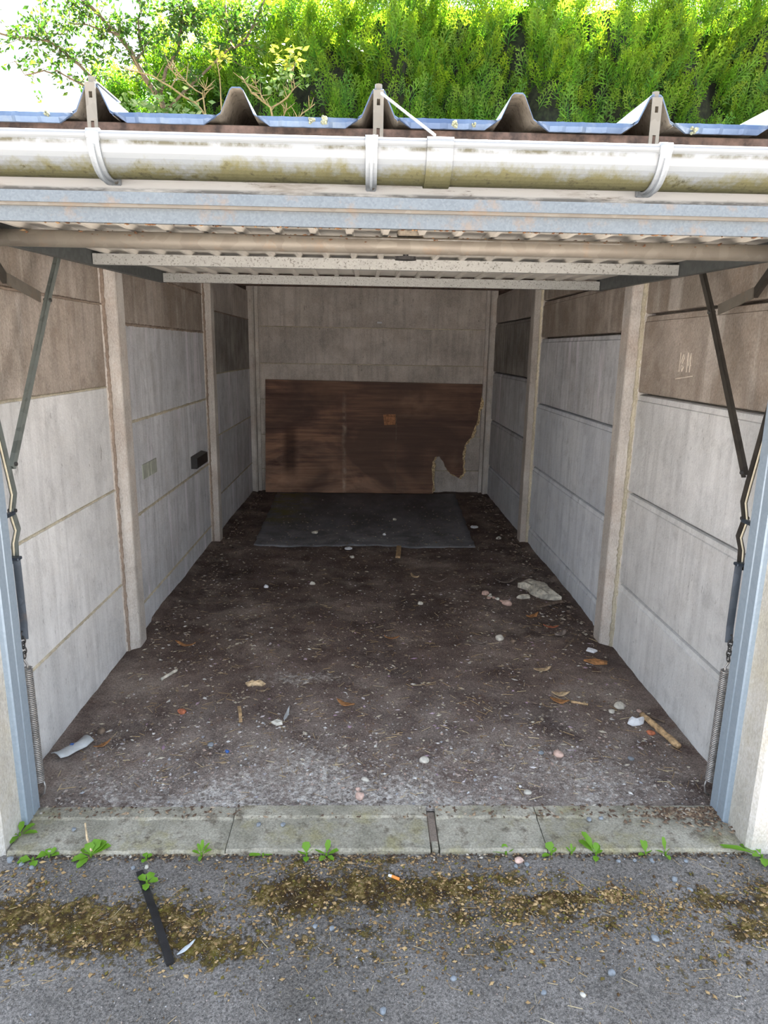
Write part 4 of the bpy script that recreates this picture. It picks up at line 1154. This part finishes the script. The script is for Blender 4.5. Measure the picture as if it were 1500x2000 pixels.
weed((-.160, -.262), [(70, 70, .06, .016), (10, 35, .045, .018), (160, 35, .045, .018), (230, 15, .03, .016), (320, 15, .03, .014)], 'second, star-shaped weed at the middle kerb stone', 8, GZK)
weed((-.345, -.262), [(90, 30, .04, .02), (180, 20, .045, .02), (20, 15, .03, .018)], 'pale flat weed left of the two middle weeds', 9, GZK)
weed((.372, -.258), [(100, 50, .035, .016), (30, 35, .035, .016), (170, 20, .05, .014)], 'small yellowish weed after the filled kerb gap', 10, GZK)
weed((.507, -.262), [(110, 60, .045, .026), (50, 40, .03, .016), (200, 20, .035, .014)], 'round-leafed weed at the last kerb stone start', 11, GZK)
weed((.640, -.264), [(125, 50, .09, .020), (140, 35, .07, .022), (80, 60, .045, .016), (60, 45, .04, .014), (250, 15, .03, .016), (30, 35, .03, .014)], 'dandelion-like weed with long toothed leaves at last kerb stone', 12, GZK)
weed((.568, -.260), [(90, 70, .04, .007), (40, 50, .03, .007), (140, 50, .03, .007)], 'little upright sprig between toothed and round-leafed weeds', 13, GZK)
weed((.790, -.262), [(120, 65, .055, .013), (80, 60, .05, .012), (30, 30, .03, .012), (200, 25, .03, .012)], 'narrow upright weed pair, the one nearer toothed weed', 14, GZK)
weed((.850, -.262), [(115, 75, .07, .014), (60, 35, .035, .014), (160, 30, .035, .014), (280, 15, .025, .012)], 'tallest narrow weed near the bare end of the kerb', 15, GZK)
weed((1.135, -.275), [(165, 20, .14, .018), (140, 25, .07, .022), (250, 20, .05, .02), (100, 40, .06, .02), (290, 10, .06, .02), (200, 35, .05, .016)], 'weed with one long flat leaf across the pillar foot', 16, GZK)
weed((-.648, -.375), [(70, 30, .035, .022), (0, 25, .035, .020), (150, 30, .035, .02), (280, 15, .03, .018)], 'small leafy sprout lying over the black strip', 17, -.002)


# ------------------------------------------------------------------ scattered stuff
OCT_V = np.array([(1, 0, 0), (-1, 0, 0), (0, 1, 0), (0, -1, 0), (0, 0, 1), (0, 0, -1)], float)
OCT_F = np.array([(0, 2, 4), (2, 1, 4), (1, 3, 4), (3, 0, 4), (2, 0, 5), (1, 2, 5), (3, 1, 5), (0, 3, 5)])


def chips(name, X, Y, Z, size, flat, mat, label, elong=1.4):
    n = len(X); a = rng.uniform(0, 6.28, n); s = size
    V = OCT_V[None] * np.stack([s * rng.uniform(1, elong, n), s * rng.uniform(.6, 1, n), s * flat], -1)[:, None]
    V = V + rng.normal(0, .18, V.shape) * s[:, None, None] * np.array([1, 1, .4])
    c, d = np.cos(a)[:, None], np.sin(a)[:, None]
    W = np.stack([V[..., 0] * c - V[..., 1] * d + X[:, None], V[..., 0] * d + V[..., 1] * c + Y[:, None], V[..., 2] + Z[:, None]], -1)
    Fc = (OCT_F[None] + (np.arange(n) * 6)[:, None, None]).reshape(-1, 3)
    return tag(np_mesh(name, W.reshape(-1, 3), Fc, mat), label, kind='stuff')


n = 4200; Y = -.05 + .62 * rng.beta(1.0, 2.0, n); X = rng.uniform(-1.05, 1.12, n)
chips('gravel', X, Y, floor_h(X, Y) + .001, rng.uniform(.0014, .0036, n) * rng.choice([1, 1, 1, 1, 2.2], n), .6, M_GRAV, 'fine grey gravel just behind the threshold kerb')
n = 420; Y = -.05 + .9 * rng.beta(1.0, 1.8, n); X = rng.uniform(-1.05, 1.1, n)
chips('loose_stones', X, Y, floor_h(X, Y) + .002, rng.uniform(.0035, .0075, n), .6, M_GRAV, 'scattered coarse grit among the gravel near the kerb')
n = 5200; Y = rng.uniform(.2, 4.85, n) * rng.uniform(.3, 1, n); X = rng.uniform(-1.13, 1.13, n); zf = np.where((Y > 2.95) & (np.abs(X + .05) < .83), floor_h(X, Y) + .009, floor_h(X, Y))
chips('floor_crumbs', X, Y, zf + .001, rng.uniform(.002, .0055, n) * rng.choice([1, 1, 1, 1.7], n), .4, M_FLECK, 'tiny pale flecks and crumbs over the dirt floor', 2.2)
n = 900; t_ = rng.uniform(1.3, 4.85, n); sd = rng.choice([-1, 1], n); X = sd * (1.17 - np.abs(rng.normal(0, .09, n))); Y = t_
chips('wall_foot_rubble', X, Y, floor_h(X, Y) + .008, rng.uniform(.004, .013, n), .5, isl('rubble_bits', [(0, S(64, 54, 50)), (.5, S(104, 88, 78)), (.85, S(140, 122, 108)), (1, S(180, 172, 156))]), 'dark crumbly rubble along the feet of the walls')
pk = []
while len(pk) < 7500:
    mx, my, rx, ry, s_ = MOSS[int(rng.integers(len(MOSS)))]
    a, b = mx + rng.normal(0, rx * .9), my + rng.normal(0, ry * 1.1)
    if -1.5 < a < 1.5 and -1.2 < b < -.262:
        pk.append((a, b))
pk = np.array(pk); n = len(pk)
chips('moss_crumbs', pk[:, 0], pk[:, 1], ground_h(pk[:, 0], pk[:, 1]) + .003, rng.uniform(.0009, .0024, n) * rng.choice([1, 1, 1.7, 2.6], n), .6, M_CRUMB, 'tan and brown dried moss crumbs on the asphalt', 1.7)
n = 2600; X = rng.uniform(-1.5, 1.5, n); Y = rng.uniform(-1.25, -.26, n)
chips('asphalt_grit', X, Y, ground_h(X, Y) + .001, rng.uniform(.001, .003, n), .6, M_GRAV, 'fine pale grit on the asphalt')
n = 900; X = np.concatenate([1.10 - np.abs(rng.normal(0, .12, 500)), rng.uniform(-1.07, 1.1, 400)]); Y = np.concatenate([-.075 - np.abs(rng.normal(0, .045, 500)), rng.uniform(-.12, -.06, 400)]); ok = (Y > -.22) & (X > -1.08); X = X[ok]; Y = Y[ok]; n = len(X)
chips('kerb_soil', X, Y, np.full(n, .009), rng.uniform(.002, .007, n), .5, isl('kerb_soil_bits', [(0, S(74, 58, 48)), (.6, S(108, 88, 72)), (.9, S(160, 138, 112)), (1, S(176, 170, 160))]), 'loose brown soil and crumbs spilled on the kerb stones', 2.0)
n = 900; X = rng.uniform(-1.08, 1.1, n); Y = rng.normal(-.262, .010, n)
chips('kerb_joint_dirt', X, Y, np.full(n, -.012), rng.uniform(.002, .006, n), .7, isl('joint_dirt', [(0, S(52, 42, 34)), (.6, S(84, 68, 54)), (.9, S(150, 128, 98)), (1, S(176, 170, 160))]), 'dark crumbs and grit in the joint before the kerb')


n = 240; X = rng.uniform(-1.05, 1.08, n); on_t = rng.random(n) < .6; an = rng.uniform(.2, 2.6, n)
Y = np.where(on_t, -.06 - .022 * np.cos(an), -.478 + .02); Z = np.where(on_t, 1.709 + .022 * np.sin(an), 1.758 + .024 * (-.46 - .575) - .048)
chips('frame_leaf_crumbs', X, Y, Z, rng.uniform(.0015, .005, n), .5, isl('frame_leaf_bits', [(0, S(70, 48, 34)), (.6, S(112, 80, 56)), (1, S(150, 124, 92))]), 'brown leaf crumbs caught on the header tube and door edge', 2.4)


def straws(name, X, Y, Z, L, wd, mat, label):
    n = len(X); a = rng.uniform(0, 3.14, n); tv = np.array([(-1, 0, 0), (1, 0, 0), (-1, 1, 0), (1, 1, 0), (-1, .5, 1), (1, .5, 1)], float)
    V = np.zeros((n, 6, 3)); V[..., 0] = tv[:, 0] * L[:, None] / 2; V[..., 1] = (tv[:, 1] - .5) * wd[:, None]; V[..., 2] = tv[:, 2] * wd[:, None] * .8
    V[:, 4:, 1] += 0; c, d = np.cos(a)[:, None], np.sin(a)[:, None]
    W = np.stack([V[..., 0] * c - V[..., 1] * d + X[:, None], V[..., 0] * d + V[..., 1] * c + Y[:, None], V[..., 2] + Z[:, None]], -1)
    Q = np.array([(0, 1, 3, 2), (2, 3, 5, 4), (4, 5, 1, 0)]); Fc = (Q[None] + (np.arange(n) * 6)[:, None, None]).reshape(-1, 4)
    return tag(np_mesh(name, W.reshape(-1, 3), Fc, mat), label, kind='stuff')


n = 700; X = rng.uniform(-1.1, 1.15, n); Y = rng.uniform(-.03, 2.8, n) * rng.uniform(.25, 1, n)
straws('straw_litter', X, Y, floor_h(X, Y) + .004, rng.uniform(.01, .055, n), rng.uniform(.0008, .002, n), M_STRAW, 'thin bits of dry straw over the garage floor')
n = 420; X = rng.uniform(-1.2, 1.2, n); Y = rng.uniform(-.85, -.265, n)
straws('needle_litter', X, Y, ground_h(X, Y) + .003, rng.uniform(.008, .04, n), rng.uniform(.0006, .0014, n), M_STRAW, 'dry needles and stalks on the asphalt')


# ------------------------------------------------------------------ hedge
def diamonds(segs):
    """segs: (p0, p1, width, tip) -> verts, tris, tip values, folded slightly"""
    V = []; Fc = []; T = []
    for (p, q, w_, tp) in segs:
        p, q = np.array(p, float), np.array(q, float); d = q - p; s = np.array((-d[1], d[0], 0)); s = s / (np.linalg.norm(s) + 1e-9) * w_ / 2; k = len(V); mid = p + d * .45
        V += [p, mid - s, q, mid + s]; Fc += [(k, k + 1, k + 2), (k, k + 2, k + 3)]; T += [tp * .5, tp * .7, tp, tp * .7]
    return np.array(V), np.array(Fc), np.array(T)


def frond(seed):
    rr = random.Random(seed); segs = []
    def pt(t): return (math.sin(t * 1.3 + seed) * .03 * t, t, -.10 * t * t)
    segs.append((pt(0), pt(.55), .026, .0)); segs.append((pt(.45), pt(1.0), .036, .7))
    nb = 13
    for i in range(nb):
        t = .10 + .80 * i / nb; b = pt(t); sd = 1 if i % 2 else -1; L = (.34 * (1 - t) + .09) * rr.uniform(.8, 1.2); ang = math.radians(rr.uniform(38, 52))
        d = (sd * math.sin(ang), math.cos(ang)); dz2 = rr.uniform(-.12, .05)
        e = (b[0] + d[0] * L, b[1] + d[1] * L, b[2] + dz2 * L)
        segs.append((b, e, .038, .35 + .5 * t))
        for j in range(3):
            u = .28 + .24 * j; m_ = tuple(b[k] + (e[k] - b[k]) * u for k in range(3)); s2 = 1 if j % 2 else -1; a2 = math.atan2(d[1], d[0]) + s2 * math.radians(42); l2 = L * (.48 - .1 * j)
            segs.append((m_, (m_[0] + math.cos(a2) * l2, m_[1] + math.sin(a2) * l2, m_[2] + dz2 * l2), .032, .4 + .6 * t))
    return diamonds(segs)


FR = [frond(k) for k in range(4)]


def top_h(x):
    return np.interp(x, [-3.2, -2.75, -2.3, -1.9, -1.0, 0, 1.5, 4.5, 6.5], [3.7, 4.05, 4.5, 4.8, 5.1, 5.3, 5.4, 5.5, 5.5])


def face_y(x, z):
    return 6.75 + .14 * np.sin(x * 3.1 + 1.0) * np.sin(z * 2.3 + x) + .10 * np.sin(x * 7.3 + z * 2.0) + .06 * np.sin(z * 9 + x * 4) + .12 * np.clip(z - 4.6, 0, 2) ** 2 * 1.5


def build_hedge():
    hd_ = tag(empty('conifer_hedge', (1.5, 7.4, 0)), 'tall bright green conifer hedge rising behind the garage roof', 'hedge')
    Vs, Fs, Ts = [], [], []; k0 = 0
    N = 4700; cnt = 0
    # spires: clusters of fronds sharing a direction
    while cnt < N:
        x = rng.uniform(-3.0, 6.2); th = float(top_h(x)); low = rng.random() < .10
        z = rng.uniform(1.2, 3.4) if low else rng.uniform(3.35, th + .05)
        hole = math.sin(x * 5.3 + 2 * math.sin(z * 2.1)) * math.sin(z * 6.1 + 1.7 * math.sin(x * 3.3)) + .5 * math.sin(x * 11 + z * 7)
        if hole > .42 and z < th - .45 and not low:
            continue
        if 3.35 < z < 4.35 and rng.random() < .3:
            continue
        nfr = 5; y0 = float(face_y(np.array(x), np.array(z))) + abs(rng.normal(0, .10))
        lean = np.array([rng.normal(0, .32), -.55 + rng.normal(0, .28), 1.0 + rng.normal(0, .2)]); lean /= np.linalg.norm(lean)
        for q in range(nfr):
            L = rng.uniform(.22, .44)
            d = lean + rng.normal(0, .22, 3); d /= np.linalg.norm(d)
            nr = np.array([rng.normal(0, .55), -1.0, .35 + rng.normal(0, .4)]); s = np.cross(d, nr); s /= np.linalg.norm(s); nn = np.cross(s, d)
            base = np.array([x, y0, z]) + lean * (q * .07 - .08) + rng.normal(0, .06, 3)
            V, Fc, T = FR[int(rng.integers(4))]
            W = (V[:, 0:1] * s + V[:, 1:2] * d - V[:, 2:3] * nn) * L + base
            Vs.append(W); Fs.append(Fc + k0); Ts.append(T * rng.uniform(.2, 1.0) * float(np.clip(.35 + (z - 3.7) / 1.3, .3, 1))); k0 += len(V); cnt += 1  # tips yellower with height: sunlit highlights of the top put into colour
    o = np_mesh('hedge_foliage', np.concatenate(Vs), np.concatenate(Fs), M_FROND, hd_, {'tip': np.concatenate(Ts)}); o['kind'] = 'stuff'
    # dark twiggy inside
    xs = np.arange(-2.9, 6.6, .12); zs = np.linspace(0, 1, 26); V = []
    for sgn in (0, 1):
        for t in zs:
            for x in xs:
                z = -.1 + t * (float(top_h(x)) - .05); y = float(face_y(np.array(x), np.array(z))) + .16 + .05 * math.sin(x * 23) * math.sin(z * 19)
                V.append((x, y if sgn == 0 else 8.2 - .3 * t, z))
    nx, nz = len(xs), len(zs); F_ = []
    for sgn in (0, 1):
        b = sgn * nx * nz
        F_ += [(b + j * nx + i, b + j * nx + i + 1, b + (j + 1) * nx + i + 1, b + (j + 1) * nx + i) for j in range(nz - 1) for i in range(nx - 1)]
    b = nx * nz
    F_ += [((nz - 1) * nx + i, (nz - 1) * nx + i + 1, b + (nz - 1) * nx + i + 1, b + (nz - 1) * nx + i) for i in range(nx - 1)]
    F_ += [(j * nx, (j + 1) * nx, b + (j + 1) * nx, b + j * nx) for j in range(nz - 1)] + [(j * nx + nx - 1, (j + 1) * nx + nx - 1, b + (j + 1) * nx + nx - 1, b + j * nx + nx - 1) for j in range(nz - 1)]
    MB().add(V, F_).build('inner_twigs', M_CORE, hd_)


build_hedge()


# ------------------------------------------------------------------ shrubs and tree at the corner
def leaf_cloud(name, P, D, L, mat, parent, wfac=.42):
    """P points, D directions, L lengths: one folded leaf each"""
    n = len(P); nr = rng.normal(0, 1, (n, 3)); s = np.cross(D, nr); s /= np.linalg.norm(s, axis=1, keepdims=True) + 1e-9
    up_ = np.cross(s, D); W = L[:, None] * wfac / 2
    V = np.stack([P, P + D * L[:, None] * .45 - s * W + up_ * W * .35, P + D * L[:, None], P + D * L[:, None] * .45 + s * W + up_ * W * .35], 1)
    Fc = np.array([(0, 1, 2), (0, 2, 3)]); Fc = (Fc[None] + (np.arange(n) * 4)[:, None, None]).reshape(-1, 3)
    o = np_mesh(name, V.reshape(-1, 3), Fc, mat, parent); o['kind'] = 'stuff'
    return o


def grow(poly, r0_, r1_, m):
    n = len(poly); m.tube(poly, [r0_ + (r1_ - r0_) * i / (n - 1) for i in range(n)], 6)


def jitter(poly, s=.03, sub=2):
    out = []
    for i in range(len(poly) - 1):
        a, b = np.array(poly[i]), np.array(poly[i + 1])
        for k in range(sub):
            p = a + (b - a) * k / sub; out.append(tuple(p + (rng.normal(0, s, 3) * np.array([.35, 1.6, .35]) if (i or k) else 0)))
    out.append(tuple(poly[-1])); return out


BR = {'A': [(-2.17, 6.0, 3.74), (-2.24, 6.0, 3.95), (-2.44, 5.95, 4.26), (-2.57, 5.9, 4.46), (-2.74, 5.85, 4.62), (-2.91, 5.8, 4.74), (-3.2, 5.75, 4.90)],
      'B': [(-2.60, 5.8, 3.70), (-2.72, 5.8, 3.92), (-2.93, 5.78, 4.16), (-3.12, 5.75, 4.29), (-3.29, 5.7, 4.36), (-3.57, 5.7, 4.36), (-3.9, 5.7, 4.42)],
      'B2': [(-2.60, 5.9, 4.49), (-2.89, 5.9, 4.56), (-3.19, 5.9, 4.55), (-3.46, 5.9, 4.42)],
      'C': [(-2.60, 5.7, 3.72), (-2.82, 5.7, 3.9), (-2.98, 5.7, 3.99), (-3.15, 5.7, 4.05), (-3.28, 5.7, 4.06), (-3.48, 5.7, 4.04), (-3.55, 5.7, 4.15)],
      'D': [(-2.44, 5.98, 4.28), (-2.43, 6.1, 4.43), (-2.42, 6.1, 4.69), (-2.45, 6.1, 4.97)],
      'E': [(-2.24, 6.05, 3.98), (-2.08, 6.2, 4.5), (-1.99, 6.2, 4.7), (-2.08, 6.2, 5.0)], 'E2': [(-2.03, 6.2, 4.62), (-1.9, 6.2, 5.0)],
      'G': [(-2.2, 6.1, 3.85), (-1.8, 6.2, 4.22), (-1.49, 6.2, 4.5), (-1.56, 6.2, 5.0)], 'G2': [(-1.49, 6.2, 4.5), (-1.33, 6.2, 4.62), (-1.10, 6.2, 5.05)]}


def build_tree():
    t = tag(empty('corner_tree', (-2.1, 6.0, -.05)), 'leafy deciduous tree with arching branches against the pale sky', 'tree')
    m = MB(); m.tube([(-2.05, 6.05, -.1), (-2.08, 6.03, 1.5), (-2.12, 6.0, 2.8), (-2.17, 6.0, 3.74)], [.06, .055, .045, .034], 8)
    m.build('trunk', M_BARK, t, smooth=True)
    fork = [(-2.12, 6.0, 2.8), (-2.35, 5.9, 3.3)]
    MB().tube(fork + [(-2.60, 5.8, 3.70)], [.03, .026, .02], 7).build('trunk_fork', M_BARK, t, smooth=True)
    RAD = {'A': (.032, .014), 'B': (.020, .009), 'B2': (.010, .005), 'C': (.013, .005), 'D': (.014, .007), 'E': (.020, .010), 'E2': (.012, .007), 'G': (.016, .008), 'G2': (.013, .007)}
    P, D, L = [], [], []; tw = MB()
    for k, poly in BR.items():
        pj = jitter(poly); m = MB(); grow(pj, *RAD[k], m); m.build('branch', M_BARK, t, smooth=True)
        A = np.array(pj)
        den = {'A': 46, 'B': 44, 'B2': 36, 'C': 16, 'D': 28, 'E': 34, 'E2': 20, 'G': 30, 'G2': 24}[k]
        for q in range(den):
            f = rng.uniform(.12, 1) * (len(A) - 1); i = min(int(f), len(A) - 2); b = A[i] + (A[i + 1] - A[i]) * (f - i)
            if k == 'C' and f < 2:
                continue
            d = rng.normal(0, 1, 3) * np.array([1, .8, .75]) + np.array([-.12, 0, .28]); d /= np.linalg.norm(d); ln = rng.uniform(.12, .42) * (.6 if k == 'C' else 1)
            e = b + d * ln; tw.tube([tuple(b), tuple(b + d * ln * .5 + rng.normal(0, .02, 3)), tuple(e)], [.0035, .0025, .0015], 4)
            for s_ in range(int(13 * ln / .3) + 5):
                u = rng.uniform(.15, 1.05); dd = d + rng.normal(0, .8, 3); dd /= np.linalg.norm(dd)
                P.append(b + d * ln * u + rng.normal(0, .028, 3)); D.append(dd); L.append(rng.uniform(.04, .078))
    tw.build('twigs', M_BARK, t)
    leaf_cloud('leaves', np.array(P), np.array(D), np.array(L), M_LEAF, t, .48)


build_tree()


def dead_bush(name, label, stems, seed, leafspots, base):
    r_ = random.Random(seed); t = tag(empty(name, base), label, 'shrub')
    for poly, r0_ in stems:
        m = MB(); pj = jitter(poly, .012, 2); grow(pj, r0_, r0_ * .5, m)
        A = np.array(pj)
        for q in range(9):
            f = r_.uniform(.3, 1) * (len(A) - 1); i = min(int(f), len(A) - 2); b = A[i] + (A[i + 1] - A[i]) * (f - i)
            d = np.array([r_.gauss(0, .8), r_.gauss(0, .5), abs(r_.gauss(.6, .5))]); d /= np.linalg.norm(d); ln = r_.uniform(.05, .16)
            m.tube([tuple(b), tuple(b + d * ln * .5 + np.array([0, 0, .01])), tuple(b + d * ln + np.array([0, 0, .02]))], [.005, .004, .002], 5)
        m.build('stem', M_TWIG, t, smooth=True)
    for (c, rad, n, mat, ll) in leafspots:
        P = np.array(c) + rng.normal(0, 1, (n, 3)) * np.array(rad); D = rng.normal(0, 1, (n, 3)) * np.array([1, .7, .5]); D /= np.linalg.norm(D, axis=1, keepdims=True)
        leaf_cloud('leaves', P, D, rng.uniform(ll * .7, ll * 1.2, n), mat, t, .5)
    return t


dead_bush('golden_twig_bush', 'arching bush of golden bare twigs in front of the corner tree', [([(-1.66, 5.75, -.1), (-1.66, 5.72, 2.4), (-1.70, 5.7, 3.71), (-1.8, 5.7, 3.82), (-2.03, 5.7, 3.95), (-2.2, 5.68, 4.04), (-2.45, 5.66, 4.09)], .013), ([(-2.03, 5.7, 3.95), (-1.97, 5.7, 4.05), (-2.04, 5.68, 4.14)], .008),
          ([(-1.69, 5.7, 3.65), (-1.72, 5.7, 3.89), (-1.85, 5.68, 3.98), (-1.97, 5.68, 4.09)], .009), ([(-1.8, 5.7, 3.82), (-1.7, 5.7, 3.87), (-1.67, 5.68, 3.95)], .008)], 3,
          [((-2.3, 5.62, 3.76), (.22, .1, .055), 110, M_LEAFP, .085), ((-1.95, 5.62, 3.72), (.16, .1, .06), 70, M_LEAFP, .085)], (-1.66, 5.75, -.05))
dead_bush('elder_sapling', 'pale branching sapling with a yellow-green leafy top before the hedge', [([(-1.0, 5.75, -.1), (-1.0, 5.72, 2.5), (-1.02, 5.7, 3.65), (-1.04, 5.7, 3.79), (-1.14, 5.7, 3.86), (-1.24, 5.7, 3.93), (-1.33, 5.68, 4.06)], .013), ([(-1.04, 5.7, 3.79), (-0.88, 5.7, 3.89), (-0.8, 5.7, 3.98), (-.84, 5.7, 4.17)], .009),
          ([(-.96, 5.72, 3.3), (-0.81, 5.7, 3.66), (-0.73, 5.7, 3.74), (-0.6, 5.68, 3.83)], .008), ([(-1.09, 5.7, 3.83), (-1.16, 5.7, 3.93), (-1.19, 5.68, 4.0)], .007), ([(-1.0, 5.72, 3.6), (-0.88, 5.7, 3.79)], .006)], 4,
          [((-.86, 5.66, 4.22), (.09, .08, .06), 60, M_LEAFY, .075), ((-.92, 5.66, 4.07), (.11, .08, .07), 90, M_LEAFP, .07)], (-1.0, 5.75, -.05))
dead_bush('young_shoot', 'thin upright shoot with a small pale leafy tip between two bushes', [([(-1.50, 5.75, -.1), (-1.52, 5.72, 2.5), (-1.54, 5.7, 3.85), (-1.54, 5.7, 4.05), (-1.57, 5.7, 4.2)], .009)], 5,
          [((-1.56, 5.66, 4.25), (.07, .06, .06), 45, M_LEAFY, .06)], (-1.5, 5.75, -.05))
